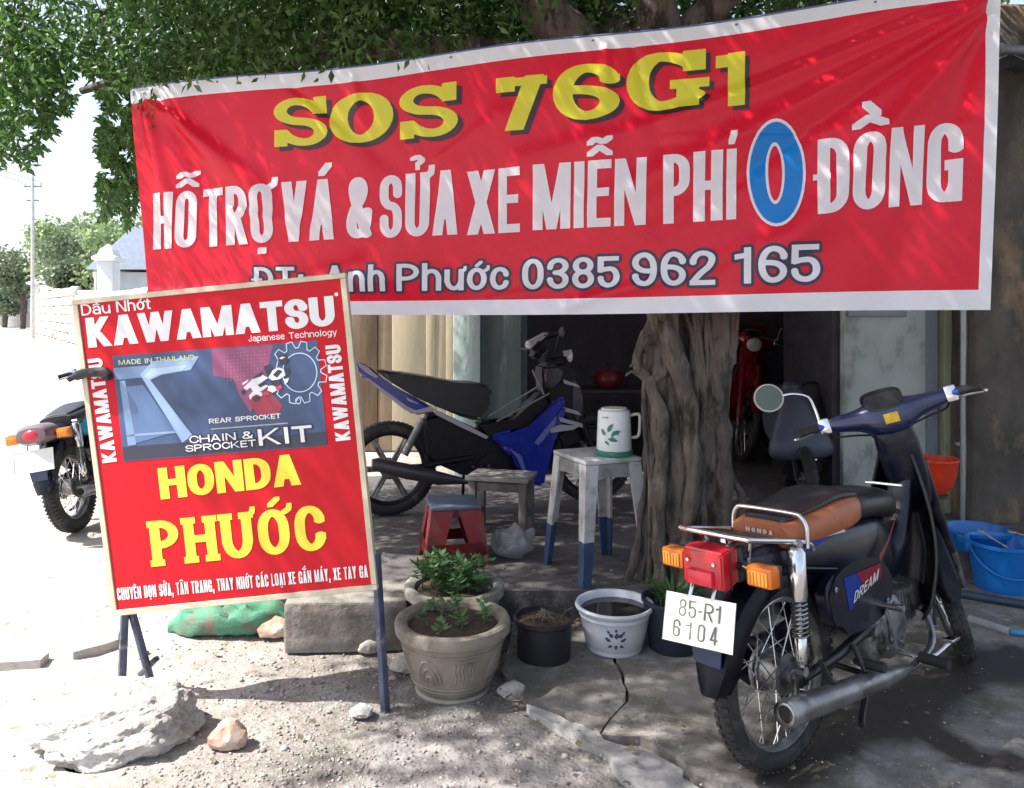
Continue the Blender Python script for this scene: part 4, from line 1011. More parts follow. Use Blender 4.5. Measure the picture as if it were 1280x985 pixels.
def spanner(a, b, label, m, w=.011):
    d = b-a; q = d.to_track_quat('X', 'Z').to_matrix(); L = d.length; h = MB()
    h.box((L/2, 0, 0), (L*.8, w*1.4, w*.6), bev=.002)
    h.prism([(L*.86, -w*1.2), (L*.95, -w*1.8), (L*1.04, -w*1.1), (L*.97, -w*.5), (L*.97, w*.5), (L*1.04, w*1.1), (L*.95, w*1.8), (L*.86, w*1.2)], w*.7, lambda x, y, z: Vector((x, y, z)))
    h.lathe([(w*1.6, -w*.4), (w*1.7, 0), (w*1.6, w*.4), (w*.8, w*.4), (w*.8, -w*.4)], (L*.07, 0, 0), n=16, closed=True)
    o = h.build('tool', m); o.matrix_world = Matrix.Translation(a) @ q.to_4x4(); tag(o, label, 'tool')
m_tool = mat('tool_steel', (.5, .5, .5), .35, metal=.9, var=.2)
spanner(at(1258, 684, 3.98), at(1226, 664, 3.98)+Vector((0, 0, .0)), 'short wooden handled tool resting in the front blue bucket', mat('tan_handle', (.45, .38, .25), .6, var=.2))
spanner(at(1262, 664, 4.05), at(1300, 674, 3.95), 'long steel spanner lying over the rim of the right blue bucket', m_tool, .014)
# red bowl on a stand near the front wheel
t = thing('red_bowl', 'round red plastic bowl on a thin black stand behind the handlebar', 'bowl', (1.905, 3.6, .0), RZ(0))
prb = [(.001, 0), (.035, .0), (.060, .03), (.078, .075), (.083, .125), (.088, .13), (.088, .137), (.080, .137), (.074, .08), (.056, .035), (.001, .012)]
o = potlathe('bowl', mat('red_plastic', (.62, .045, .015), .35, var=.12, tl=.15), t, prb, 40); o.location = (0, 0, .575); o.scale = (1.12, 1.12, 1.18)
s_ = MB().tube([(0, 0, 0), (0, 0, .58)], .010, 8)
for a in (0, 2.1, 4.2): s_.tube([(0, 0, .12), (.13*math.cos(a), .13*math.sin(a), .0)], .008, 6)
s_.lathe([(.05, .56), (.05, .575)], n=20).build('stand', m_bp, t)
# pipe and bar on the ground by the buckets
o = MB().tube([gp(1212, 782)+Vector((0, 0, .03)), gp(1262, 800)+Vector((0, 0, .035))], .017, 12).build('ground_pipe', mat('pale_pipe', (.42, .44, .46), .5, var=.3)); tag(o, 'pale plastic pipe lying on the wet ground right of the front wheel', 'pipe')
o = MB().tube([gp(1262.5, 800)+Vector((0, 0, .035)), gp(1262.5, 800)+Vector((.5, -.17, .035))], .014, 12).build('hose', mat('blue_hose', (.05, .22, .42), .5)); tag(o, 'blue hose end pushed into the pale pipe', 'hose')
o = MB().tube([gp(1195, 752)+Vector((0, 0, .04)), gp(1330, 775)+Vector((0, 0, .04))], .02, 10).build('metal_bar', mat('dark_blue_bar', (.06, .09, .14), .5, metal=.3, var=.3)); tag(o, 'dark blue bar lying on the ground in front of the blue buckets', 'bar')

# ---------------------------------------------------------------- stools, table, thermos, bag
m_rs = mat('red_stool_plastic', (.22, .014, .018), .42, var=.25, dirt=((.13, .06, .055), 12, .50, .68))
def plastic_stool(t, w0, d0, w1, d1, h, m, leg_m=None, legw=.05, top_m=None, band=.08, window=False, split=None):
    """tapered moulded stool: top plate, aprons, four L-shaped corner legs (optionally two-coloured)"""
    MB().box((0, 0, h-.011), (w0, d0, .022), bev=.008).build('seat', top_m or m, t)
    def pt(sx, sy, z, inx=0, iny=0):
        k = 1-z/h; return Vector((sx*((w0/2-.006)*(1-k)+w1/2*k-inx), sy*((d0/2-.006)*(1-k)+d1/2*k-iny), z))
    for sx in (-1, 1):
        for sy in (-1, 1):
            segs = [(0, h-.0225, m)] if not split else [(0, split, leg_m), (split+.002, h-.0225, m)]
            for z0, z1, mm in segs:
                def rg(z, lw): 
                    q = .012
                    return [pt(sx, sy, z), pt(sx, sy, z, lw, 0), pt(sx, sy, z, lw, q), pt(sx, sy, z, q, q), pt(sx, sy, z, q, lw), pt(sx, sy, z, 0, lw)]
                lw0 = legw*(.85+.5*z0/h); lw1 = legw*(.85+.5*z1/h)
                MB().loft([rg(z0, lw0), rg((z0+z1)/2, (lw0+lw1)/2), rg(z1, lw1)]).build('leg' if z0 == 0 else 'upper_leg', mm, t, smooth=30)
    for ax in (0, 1):
        for s_ in (-1, 1):
            b = MB(); n = 12; A = []; B = []
            for i in range(n+1):
                f = -1+2*i/n; arch = .035*(1-abs(f)**3)
                zt = h-.024; zb = h-band-.02+arch
                for z, lst in ((zt, A), (zb, B)):
                    p = pt(f, s_, z) if ax == 0 else pt(s_, f, z)
                    ins = Vector((0, -s_*.003, 0)) if ax == 0 else Vector((-s_*.003, 0, 0)); lst.append(p+ins)
            V = [b.bm.verts.new(p) for p in A+B]
            for i in range(n): b.bm.faces.new((V[i], V[i+1], V[n+2+i], V[n+1+i]))
            bmesh.ops.solidify(b.bm, geom=b.bm.faces[:], thickness=.005); b.build('apron', m, t, smooth=30)
            if window:                        # lower cross panel
                b = MB(); z0, z1 = h*.18, h*.38
                q = [pt(f, s_, z) if ax == 0 else pt(s_, f, z) for z in (z0, z1) for f in (-.95, .95)]
                V = [b.bm.verts.new(p) for p in (q[0], q[1], q[3], q[2])]; b.bm.faces.new(V); bmesh.ops.solidify(b.bm, geom=b.bm.faces[:], thickness=.006); b.build('cross_panel', m, t)
t = thing('red_stool', 'low red plastic stool with a blue grey seat on the shop floor', 'stool', ((566-640)/F*4.02, 4.04, FZ), RZ(12))
plastic_stool(t, .25, .25, .33, .31, .29, m_rs, top_m=mat('blue_grey_seat', (.10, .13, .19), .6, var=.3), legw=.085, band=.07, window=True)
t = thing('wooden_stool', 'small grey wooden stool in front of the blue motorbike', 'stool', ((627-640)/F*4.5, 4.55, FZ), RZ(-14))
m_gw = mat('weathered_wood', (.17, .155, .15), .85, var=.4, vscale=12, stretch=(1, 1, .3), bump=.3)
for i in range(3): MB().box((0, -.085+i*.085, .31), (.36, .08, .022), bev=.003).build('seat_board', mat('grey_board', (.26, .25, .24), .85, var=.3, bump=.2), t)
for sx in (-1, 1):
    for sy in (-1, 1): MB().box((sx*.145, sy*.09, .149), (.042, .042, .298), bev=.003).build('leg', m_gw, t)
    MB().box((sx*.145, 0, .10), (.025, .137, .03), bev=.002).build('stretcher', m_gw, t)
for sy in (-1, 1): MB().box((0, sy*.09, .265), (.247, .02, .05), bev=.002).build('apron', m_gw, t)
t = thing('tall_stool', 'tall white plastic stool used as a table beside the tree trunk', 'stool', (.405, 3.84, FZ), RZ(23))
m_tw = mat('aged_white_plastic', (.50, .50, .51), .5, var=.15, vscale=8, dirt=((.22, .21, .20), 12, .50, .70), bump=.1)
plastic_stool(t, .30, .34, .37, .42, .565, m_tw, leg_m=mat('blue_paint_leg', (.045, .085, .18), .6, var=.35, vscale=10), legw=.050, band=.10, split=.20)
th = thing('thermos', 'white tea thermos with a green leaf print on the tall stool', 'thermos', (.485, 3.80, FZ+.566), RZ(0))
m_th = mat('thermos_white', (.74, .76, .78), .3, var=.05, dirt=((.5, .48, .44), 14, .62, .78)); m_gr = mat('thermos_green', (.03, .20, .13), .4)
MB().lathe([(.001, .001), (.086, 0), (.088, .004), (.088, .022), (.08, .024)], n=40).build('base', m_gr, th)
MB().lathe([(.080, .0245), (.083, .03), (.080, .13), (.076, .205), (.070, .212), (.001, .213)], n=48).build('body', m_th, th)
MB().lathe([(.062, .2135), (.060, .222), (.02, .226), (.001, .226)], n=32).build('lid', mat('cream_lid', (.66, .64, .58), .4), th)
MB().tube(catmull([(.076, .0, .185), (.118, 0, .19), (.122, 0, .15), (.115, 0, .09), (.082, 0, .08)], 6), .0075, 8).build('handle', mat('cream_lid', (.66, .64, .58), .4), th)
mp = MB()
for cx, cz, L, a, k in ((-.02, .115, .05, 60, 1), (-.005, .105, .05, 20, 1), (-.03, .10, .04, 130, 1), (-.02, .085, .05, -10, 1), (.012, .125, .03, -50, 1), (-.035, .075, .03, -40, 1), (.0, .09, .028, 75, 1)):
    d = Vector((math.cos(R(a)), math.sin(R(a)))); n_ = Vector((-d.y, d.x)); P = []
    for q, w in ((0, 0), (.3, .22), (.65, .2), (1, 0), (.65, -.14), (.3, -.16)):
        p = Vector((cx, cz))+d*L*q+n_*L*w; th_ = -math.pi/2-.25+p.x/.082; P.append((.0845*math.cos(th_), .0845*math.sin(th_), p.y))
    mp.bm.faces.new([mp.bm.verts.new(p) for p in P])
mp.build('leaf_print', m_gr, th, smooth=0)
mp = MB()
for sx in range(5): mp.box((-.045+sx*.006, -.0805+.0, .185), (.004, .004, .006))
mp.xf(RZ(-14).to_4x4()).build('small_print', mat('grey_ink', (.3, .32, .33), .6), th)
# crumpled plastic bag
b = MB().sphere((0, 0, .07), (.095, .07, .075), 4)
for v in b.bm.verts: v.co += v.co.normalized()*(.05*noise.noise(v.co*22)+.03*(noise.voronoi(v.co*18)[0][0]-.3)); v.co.z = max(v.co.z, .003)
o = b.build('plastic_bag', mat('thin_plastic_film', (.55, .57, .60), .28, tl=.35, alpha=.62, spec=.8)); o.location = ((642-640)/F*4.05, 4.05, FZ); tag(o, 'crumpled clear plastic bag on the floor between the stools', 'bag')
# rusty wire on the ground
o = MB().tube(catmull([gp(625, 872), gp(650, 866), gp(660, 876), gp(650, 886), gp(632, 884), gp(640, 878)], 6), .003, 6).build('wire_loop', mat('rust', (.16, .11, .08), .9)); o.location.z = .03; tag(o, 'small bent rusty wire loop on the ground right of the planter', 'wire')
# dark things deep in the shop
m_dk = mat('dark_furniture', (.03, .025, .03), .6, var=.4)
t = thing('side_table', 'dark low table behind the white thermos', 'table', (.78, 6.6, FZ))
MB().box((0, 0, .60), (.8, .4, .03), bev=.004).build('tabletop', m_dk, t)
for sx in (-1, 1):
    for sy in (-1, 1): MB().box((sx*.36, sy*.16, .29), (.04, .04, .58)).build('leg', m_dk, t)
t = thing('red_pot', 'small dull red pot on the dark table behind the thermos', 'pot', (.80, 6.6, FZ+.616))
MB().lathe([(.001, 0), (.09, 0), (.12, .04), (.125, .09), (.10, .13), (.104, .14), (.03, .17), (.001, .175)], n=32).build('body', mat('dull_red', (.16, .012, .02), .4, var=.2), t)
MB().lathe([(.02, .175), (.025, .20), (.001, .21)], n=16).build('knob', m_dk, t)
# stack of red plastic chairs inside, right of the trunk
def chair(loc, rz, label):
    t = thing('plastic_chair', label, 'chair', loc, RZ(rz))
    m = mat('dark_red_plastic', (.20, .01, .02), .45, var=.2)
    MB().box((0, 0, .43), (.42, .42, .025), bev=.01).build('seat', m, t)
    for sx in (-1, 1):
        MB().tube([(sx*.20, -.19, .42), (sx*.225, -.22, 0)], .018, 8).build('leg', m, t)
        MB().tube([(sx*.20, .19, .42), (sx*.225, .24, 0)], .018, 8).build('leg', m, t)
        MB().tube(catmull([(sx*.20, .19, .43), (sx*.22, .23, .62), (sx*.19, .27, .86)], 4), .016, 8).build('back_post', m, t)
        MB().tube(catmull([(sx*.21, -.18, .43), (sx*.24, -.19, .62), (sx*.24, .0, .66), (sx*.22, .22, .66)], 4), .014, 8).build('armrest', m, t)
    for k in range(4): MB().box((-.12+k*.08, .24, .64), (.03, .012, .38), RX(-8), bev=.003).build('back_slat', m, t)
    MB().box((0, .27, .85), (.40, .02, .06), bev=.008).build('top_rail', m, t)

# clutter in the dim back of the shop
t = thing('tool_cabinet', 'dark red steel tool cabinet standing at the back of the shop', 'cabinet', (2.42, 8.55, FZ))
MB().box((0, 0, .55), (.5, .4, 1.1), bev=.01).build('body', mat('cabinet_red', (.20, .015, .02), .45, var=.3), t)
for k in range(4): MB().box((0, -.206, .15+.25*k), (.44, .012, .17), bev=.003).box((0, -.222, .15+.25*k), (.2, .02, .015)).build('drawer', mat('cabinet_drawer', (.16, .012, .018), .4, var=.3), t)
o = MB().box((0, 0, 0), (.13, .01, .07), bev=.002).build('paper_label', mat('white_card', (.7, .7, .68), .7)); o.location = at(924, 548, 8.3); tag(o, 'small white card low on the dim red shape right of the trunk', 'card')
# ---------------------------------------------------------------- motorbikes
m_chrome = mat('chrome', (.72, .73, .75), .16, metal=1, var=.15, vscale=20)
m_dchrome = mat('dull_chrome', (.36, .36, .36), .34, metal=.9, var=.45, vscale=14, dirt=((.13, .12, .11), 20, .54, .68))
m_muf = mat('dull_muffler', (.34, .34, .34), .36, metal=.8, var=.35, vscale=7, dirt=((.12, .11, .10), 9, .5, .70))
m_hole_shade = mat('pipe_hole_shade', (.006, .006, .006), .9)
m_alu = mat('cast_alloy', (.30, .30, .31), .45, metal=.8, var=.4, vscale=14, dirt=((.07, .06, .05), 18, .5, .65))
m_rub = mat('tyre_rubber', (.022, .022, .024), .75, var=.3, bump=.15, bscale=60, dirt=((.075, .068, .06), 9, .52, .68))
m_blackp = mat('black_plastic', (.015, .015, .017), .4, var=.3)
m_vinylseat = mat('black_seat_vinyl', (.014, .014, .016), .38, bump=.12, bscale=120)
m_brown = mat('tan_seat_vinyl', (.38, .115, .045), .42, var=.2, vscale=8, bump=.12, bscale=90)
m_orange = mat('orange_lens', (.80, .20, .015), .15, coat=.6, tl=.3)
m_orange2 = mat('amber_bulb', (1.0, .48, .05), .2, coat=.5, tl=.3)
m_redl = mat('red_lens', (.55, .012, .03), .14, coat=.7, tl=.25)
m_redl2 = mat('inner_red_lens', (.72, .03, .06), .18, coat=.6, tl=.3)
def arcpts(cx, cz, r, a0, a1, n): return [(cx+r*math.cos(R(a0+(a1-a0)*i/n)), cz+r*math.sin(R(a0+(a1-a0)*i/n))) for i in range(n+1)]
def wheel(root, x, rz, T, tr=.036, spokes=True, alloy=False, mrim=None):
    RR = rz-tr
    b = MB(); n = 56; rings = []
    for i in range(n):
        a = 2*math.pi*i/n; o = Vector((math.cos(a), 0, math.sin(a)))
        rings.append([Vector((x, 0, rz))+o*(RR+tr*1.0*math.cos(t)*(1.0 if math.cos(t) > 0 else .85))+Vector((0, tr*.92*math.sin(t), 0)) for t in [2*math.pi*k/16 for k in range(16)]])
    b.loft(rings, closed=True)
    for i in range(64):                      # tread blocks
        a = 2*math.pi*i/64; o = Vector((math.cos(a), 0, math.sin(a)))
        for s in (-1, 1):
            c = Vector((x, 0, rz))+o*(RR+tr*.90)+Vector((0, s*tr*.45, 0))
            b.box(c, (.006, tr*.55, .014), (RY(-math.degrees(a)) @ RZ(s*20)))
    if T: b.xf(T)
    w = b.build('wheel', m_rub, root, smooth=50)
    mr = mrim or m_dchrome
    prof = [(RR-tr*.75, -tr*.62), (RR-tr*.55, -tr*.55), (RR-tr*.72, -tr*.3), (RR-tr*.9, 0), (RR-tr*.72, tr*.3), (RR-tr*.55, tr*.55), (RR-tr*.75, tr*.62), (RR-tr*1.1, tr*.3), (RR-tr*1.2, 0), (RR-tr*1.1, -tr*.3)]
    b = MB().lathe(prof, (x, 0, rz), RX(90), 56, closed=True); 
    if T: b.xf(T)
    b.build('rim', mr, w)
    b = MB()
    for r_, y0, y1 in ((.052, -.035, .035), (.022, -.06, .06), (.060, -.037, -.030), (.060, .030, .037), (.010, -.085, .085)):
        b.lathe([(r_*.9, y0-.001), (r_, y0), (r_, y1), (r_*.9, y1+.001)], (x, 0, rz), RX(90), 28)
    if T: b.xf(T)
    b.build('hub', m_alu, w)
    b = MB()
    if alloy:
        for i in range(6):
            for s in (-1, 1):
                a = 2*math.pi*i/6+s*.16; a2 = 2*math.pi*i/6+s*.05
                p = Vector((x+.05*math.cos(a), 0, rz+.05*math.sin(a))); q = Vector((x+(RR-tr)*math.cos(a2), 0, rz+(RR-tr)*math.sin(a2)))
                b.tube([p, q], [.011, .007], 8)
    else:
        for i in range(18):
            for s in (-1, 1):
                for d in (-1, 1):
                    a = 2*math.pi*(i+.25*s)/18+.06; a2 = a+d*.55 if False else a
                    ah = a+d*.9
                    if (i+ (d+1)//2) % 2: continue
                    p = Vector((x+.056*math.cos(ah), s*.033, rz+.056*math.sin(ah))); q = Vector((x+(RR-tr*1.0)*math.cos(a2), s*.004, rz+(RR-tr*1.0)*math.sin(a2)))
                    b.tube([p, q], .0019, 5)
    if T: b.xf(T)
    b.build('spoke_assembly', m_alu if alloy else m_chrome, w)
    return w
def fender(name, root, m, cx, cz, r, hw, a0, a1, T=None, lip=.05):
    b = MB(); n = 26; rows = []
    for i in range(n+1):
        a = R(a0+(a1-a0)*i/n); o = Vector((math.cos(a), 0, math.sin(a))); k = min(1, 6*min(i, n-i)/n+.55)
        row = [(-hw*k, -lip), (-hw*1.0*k, -.01), (-hw*.8*k, .012), (-hw*.35*k, .022), (0, .025), (hw*.35*k, .022), (hw*.8*k, .012), (hw*k, -.01), (hw*k, -lip)]
        rows.append([b.bm.verts.new(Vector((cx, y, cz))+o*(r+h)) for y, h in row])
    for A, B in zip(rows, rows[1:]):
        for k in range(8): b.bm.faces.new((A[k], A[k+1], B[k+1], B[k]))
    bmesh.ops.solidify(b.bm, geom=b.bm.faces[:], thickness=.003)
    if T: b.xf(T)
    return b.build(name, m, root)
def body(name, root, m, secs, n=20, p=2.8, T=None, sub=5):
    """secs: (x, y, zlow, zhigh, halfwidth)"""
    S = catmull([(s[0], s[1], (s[2]+s[3])/2) for s in secs], sub); H = catmull([((s[3]-s[2])/2, s[4], 0) for s in secs], sub)
    b = MB().loft([ring(c, (0, 1, 0), (0, 0, 1), max(h.y, .004), max(h.x, .004), n, p) for c, h in zip(S, H)])
    if T: b.xf(T)
    return b.build(name, m, root)
def shock(root, x, y, z0, z1, dx=0):
    P = lambda t: Vector((x+dx*t, y, z0+(z1-z0)*t))
    s = MB().tube([P(0), P(1)], .007, 8).lathe([(.001, -.012), (.014, -.012), (.014, .012), (.001, .012)], P(0), RX(90), 16).lathe([(.001, -.014), (.015, -.014), (.015, .014), (.001, .014)], P(1), RX(90), 16).build('shock_absorber', m_chrome, root)
    MB().tube([P(.56), P(.60), P(.94), P(.97)], [.024, .027, .027, .018], 20).build('chrome_cover', m_chrome, s)
    MB().tube([P(.06), P(.10), P(.26), P(.28)], [.012, .018, .018, .012], 16).build('lower_cover', m_chrome, s)
    MB().tube([P(.26+.32*i/110)+Vector((.0215*math.cos(i*.52), .0215*math.sin(i*.52), 0)) for i in range(111)], .0036, 6).build('spring', m_dchrome, s)
    return s
def underbone(t, body_m, steer=0, col2=None, seat2=None, rack=True, plate=None, white_plate=True, spokes=True, tail_big=False, fat=.036, decals=True, mirrors=(1,), cowl_m=None, detail=True):
    cowl_m = cowl_m or body_m
    ax = Vector((1.134, 0, .283)); dr = Vector((-.447, 0, .894)).normalized()
    T = Matrix.Translation(ax) @ Matrix.Rotation(R(steer), 4, dr) @ Matrix.Translation(-ax)
    wheel(t, 0, .283, None, fat, alloy=not spokes); wheel(t, 1.2, .283, T, .034, alloy=not spokes)
    fender('rear_mudguard', t, body_m, .0, .283, .315, .062, 18, 176, lip=.045)
    fender('front_mudguard', t, body_m, 1.2, .283, .305, .052, 35, 178, T, lip=.06)
    for s in (-1, 1):
        MB().tube([(0, s*.085, .283), (.20, s*.085, .30), (.44, s*.07, .33)], [.014, .016, .018], 10).box((0, s*.087, .283), (.055, .012, .04), bev=.004).build('swing_arm', m_blackp, t)
        shock(t, -.045, s*.118, .33, .692)
    MB().loft([ring((x, .10, z), (0, 1, 0), (0, 0, 1), .016, h, 14) for x, z, h in ((-.06, .283, .03), (0, .283, .075), (.1, .29, .065), (.3, .31, .06), (.42, .325, .05), (.47, .33, .02))]).build('chain_case', body_m, t)
    # tail, under-seat body and the step-through spine
    body('tail_body', t, body_m, [(-.30, 0, .62, .680, .045), (-.22, 0, .60, .690, .062), (-.08, 0, .58, .695, .075), (.15, 0, .54, .70, .092), (.36, 0, .46, .70, .098), (.56, 0, .42, .68, .078), (.66, 0, .42, .60, .055)])
    body('spine', t, body_m, [(.58, 0, .42, .60, .05), (.70, 0, .42, .56, .052), (.78, 0, .50, .66, .05), (.835, 0, .62, .80, .048), (.85, 0, .76, .90, .044)], p=2.3)
    for s in (-1, 1):
        b = MB().prism([(q.x, q.y) for q in catmull([(.11, .52, 0), (.15, .41, 0), (.24, .365, 0), (.40, .37, 0), (.50, .41, 0), (.51, .50, 0), (.42, .565, 0), (.24, .58, 0)], 4, True)], .05, lambda x, z, h: Vector((x, s*.095+h, z)))
        bmesh.ops.bevel(b.bm, geom=[e for e in b.bm.edges if len(e.link_faces) == 2 and any(len(f.verts) > 8 for f in e.link_faces)], offset=.012, segments=3, affect='EDGES'); b.build('side_cover', body_m, t)
    for (bx, bz) in ((.15, .52), (.46, .42)):
        MB().lathe([(.001, 0), (.008, 0), (.009, .003), (.001, .004)], (bx, -.122, bz), RX(90), 12).build('cover_screw', m_chrome, t)
    MB().tube([(.0, -.098, .235), (.30, -.112, .20), (.58, -.115, .17)], .004, 6).tube([(.30, -.112, .20), (.34, -.113, .197)], .008, 8).build('brake_rod', m_dchrome, t)
    MB().lathe([(.001, -.062), (.050, -.062), (.068, -.052), (.070, -.040), (.001, -.040)], (0, 0, .283), RX(90), 28).box((-.0, -.068, .255), (.016, .008, .075), RY(12)).build('brake_drum', m_alu, t)
    MB().tube(catmull([(-.17, -.078, .645), (.05, -.095, .60), (.25, -.103, .56)], 5), .0035, 6).build('panel_seam', m_blackp, t)
    # seat in two pads
    s2 = seat2 or m_vinylseat
    st = body('rear_seat', t, s2, [(-.045, 0, .685, .735, .080), (-.03, 0, .665, .745, .108), (.10, 0, .662, .765, .122), (.26, 0, .668, .785, .124), (.34, 0, .68, .785, .116), (.36, 0, .70, .775, .09)], 28, 3.2)
    body('seat_top', t, m_vinylseat, [(-.03, 0, .735, .748, .060), (.0, 0, .742, .760, .080), (.12, 0, .755, .782, .092), (.24, 0, .765, .802, .098), (.345, 0, .760, .795, .10), (.36, 0, .755, .78, .07)], 28, 3)
    body('front_seat', t, m_vinylseat, [(.325, 0, .70, .765, .09), (.34, 0, .69, .782, .118), (.45, 0, .685, .775, .122), (.57, 0, .665, .765, .105), (.66, 0, .645, .74, .07), (.69, 0, .655, .715, .04)], 28, 3)
    # leg shield
    lev = [(.90, .875, .050), (.84, .895, .062), (.76, .915, .085), (.64, .93, .115), (.52, .93, .130), (.42, .91, .130), (.33, .88, .118), (.28, .86, .09)]
    b = MB(); rows = []
    C = catmull([(x, z, h) for z, x, h in lev], 4)
    for c in C: rows.append([b.bm.verts.new(Vector((c.x-.09*(abs(k)/6)**2*(c.z/.13)-(.03 if abs(k) == 6 else 0), c.z*k/6, c.y))) for k in range(-6, 7)])
    for A, B in zip(rows, rows[1:]):
        for k in range(12): b.bm.faces.new((A[k], A[k+1], B[k+1], B[k]))
    bmesh.ops.solidify(b.bm, geom=b.bm.faces[:], thickness=.006)
    ls = b.build('leg_shield', body_m, t)
    for s in (-1, 1):
        MB().tube([Vector((c.x-.09*(c.z/.13)-.035, s*c.z*1.01, c.y)) for c in C], .006, 8).build('shield_trim', m_blackp, ls)
    # engine
    e = MB()
    e.lathe([(.001, -.09), (.085, -.09), (.105, -.075), (.11, 0), (.105, .075), (.085, .09), (.001, .09)], (.56, 0, .30), RX(90), 32)
    e.lathe([(.001, -.105), (.05, -.105), (.062, -.09), (.062, -.07)], (.50, 0, .285), RX(90), 28)
    e.box((.55, 0, .25), (.26, .15, .10), bev=.02)
    e.build('engine_case', m_alu, t)
    c = MB()
    for k in range(8): c.box((.665+k*.016, 0, .335), (.005, .125-.004*abs(k-4), .115), RY(-6), bev=.001)
    c.box((.72, 0, .335), (.13, .07, .07), RY(-6)).box((.815, 0, .345), (.07, .10, .10), RY(-6), bev=.012); c.build('cylinder', m_alu, t)
    for k, (dx, dz) in enumerate(((-.05, .03), (.06, .05), (.05, -.06), (-.05, -.06), (0, .08))): MB().lathe([(.001, -.004), (.007, -.004), (.007, .002), (.001, .002)], (.56+dx, -.093, .30+dz), RX(90), 8).build('bolt', m_chrome, t)
    MB().tube(catmull([(.84, -.02, .33), (.86, -.06, .26), (.80, -.10, .19), (.62, -.13, .175), (.48, -.145, .19)], 5), .0125, 10).build('exhaust_pipe', m_dchrome, t)
    P = [Vector(p) for p in ((.50, -.145, .19), (.44, -.147, .198), (.30, -.152, .215), (.05, -.158, .243), (-.13, -.161, .263), (-.205, -.163, .271), (-.215, -.163, .272))]
    mf = MB().tube(P, [.014, .025, .032, .0345, .0355, .036, .032], 28, caps=False).build('muffler', m_muf, t)
    d = (P[-1]-P[-2]).normalized()
    q = d.to_track_quat('Z', 'Y').to_matrix()
    MB().lathe([(.037, -.055), (.038, -.05), (.038, -.004), (.036, 0), (.024, .004), (.021, .0), (.020, -.004)], P[-2], q, 28, closed=False).build('muffler_tip', m_muf, mf)
    MB().lathe([(.0205, .001), (.0195, -.002), (.001, -.003)], P[-2], q, 24).build('tail_pipe_hole', m_hole_shade, mf)  # near-black disc stands in for the shade inside the pipe
    for f in (.12, .5): MB().tube([P[2].lerp(P[5], f)+Vector((0, 0, .035)), (P[2].lerp(P[5], f).x+.03, -.10, .32)], .008, 8).build('muffler_bracket', m_blackp, mf)
    # pegs, pedal, kick starter, stands
    MB().tube([(.62, -.23, .20), (.62, .23, .20)], .009, 10).build('footpeg_bar', m_chrome, t)
    for s in (-1, 1):
        MB().tube([(.62, s*.14, .20), (.62, s*.235, .20)], .018, 12).build('front_footpeg', m_rub, t)
        MB().tube([(.27, s*.10, .27), (.27, s*.13, .27), (.27, s*.20, .275)], [.008, .016, .016], 10).build('rear_footpeg', m_rub, t)
    MB().tube(catmull([(.60, -.11, .18), (.68, -.15, .185), (.78, -.17, .215)], 4), .007, 8).box((.79, -.17, .225), (.06, .04, .012), bev=.003).build('brake_pedal', m_chrome, t)
    MB().tube(catmull([(.50, -.105, .27), (.46, -.125, .33), (.43, -.13, .41)], 4), .0085, 8).tube([(.43, -.12, .41), (.43, -.19, .415)], .011, 10).build('kick_starter', m_chrome, t)
    MB().tube(catmull([(.46, .10, .22), (.47, .20, .10), (.47, .235, .03-.03)], 4), .010, 8).build('side_stand', m_blackp, t)
    MB().tube(catmull([(.36, -.10, .20), (.27, -.12, .12), (.22, -.14, .10)], 4), .010, 8).tube([(.36, -.10, .20), (.36, .10, .20)], .01, 8).tube(catmull([(.36, .10, .20), (.27, .12, .12), (.22, .14, .10)], 4), .010, 8).build('centre_stand', m_blackp, t)
    # tail light, indicators, plate
    if not tail_big:
        tl_ = MB().loft([[Vector((x, sy*w, z)) for sy, z in ((-1, z0), (1, z0), (1, z1), (-1, z1))] for x, w, z0, z1 in ((-.245, .062, .615, .712), (-.30, .070, .600, .712), (-.325, .068, .605, .705), (-.33, .060, .615, .695))])
        bmesh.ops.bevel(tl_.bm, geom=tl_.bm.edges[:], offset=.005, segments=2, affect='EDGES'); tl_ = tl_.build('tail_light', m_redl, t)
        MB().box((-.334, 0, .632), (.02, .085, .040), bev=.004).build('reflector', m_redl2, tl_)
        for s in (-1, 1): MB().lathe([(.001, 0), (.005, 0), (.005, .004), (.001, .004)], (-.332, s*.045, .675), RY(-90), 10).build('screw', m_chrome, tl_)
        MB().tube([(-.29, -.0712, .602), (-.29, -.0712, .710), (-.29, .0712, .710), (-.29, .0712, .602)], .002, 5).build('lens_seam', m_blackp, tl_)
        MB().box((-.235, 0, .66), (.03, .13, .10), bev=.008).build('light_base', m_blackp, tl_)
    else:
        tl_ = MB().loft([ring((x, 0, .665), (0, 1, 0), (0, 0, 1), a, b_, 24, 2.6) for x, a, b_ in ((-.22, .10, .060), (-.31, .105, .062), (-.345, .085, .045), (-.35, .05, .02))]).build('tail_light', mat('smoky_lens', (.20, .14, .17), .2, coat=.4, tl=.2), t)
        MB().sphere((-.338, 0, .665), (.022, .055, .036), 3).build('bulb_lens', m_redl2, tl_)
    for s in (-1, 1):
        i_ = MB().box((-.255, s*.150, .650), (.050, .082, .058), bev=.010).build('indicator', m_orange, t)
        MB().box((-.282, s*.150, .648), (.008, .060, .038), bev=.003).build('lens', m_orange2, i_)
        rb_ = MB()
        for k in range(5): rb_.box((-.2868, s*.150-.022+.011*k, .648), (.002, .003, .034))
        rb_.build('lens_ribs', m_orange, i_)
        MB().box((-.236, s*.150, .650), (.012, .086, .062), bev=.003).build('bezel', m_blackp, i_)
        MB().tube([(-.245, s*.06, .66), (-.245, s*.11, .652)], .011, 10).build('stalk', m_blackp, i_)
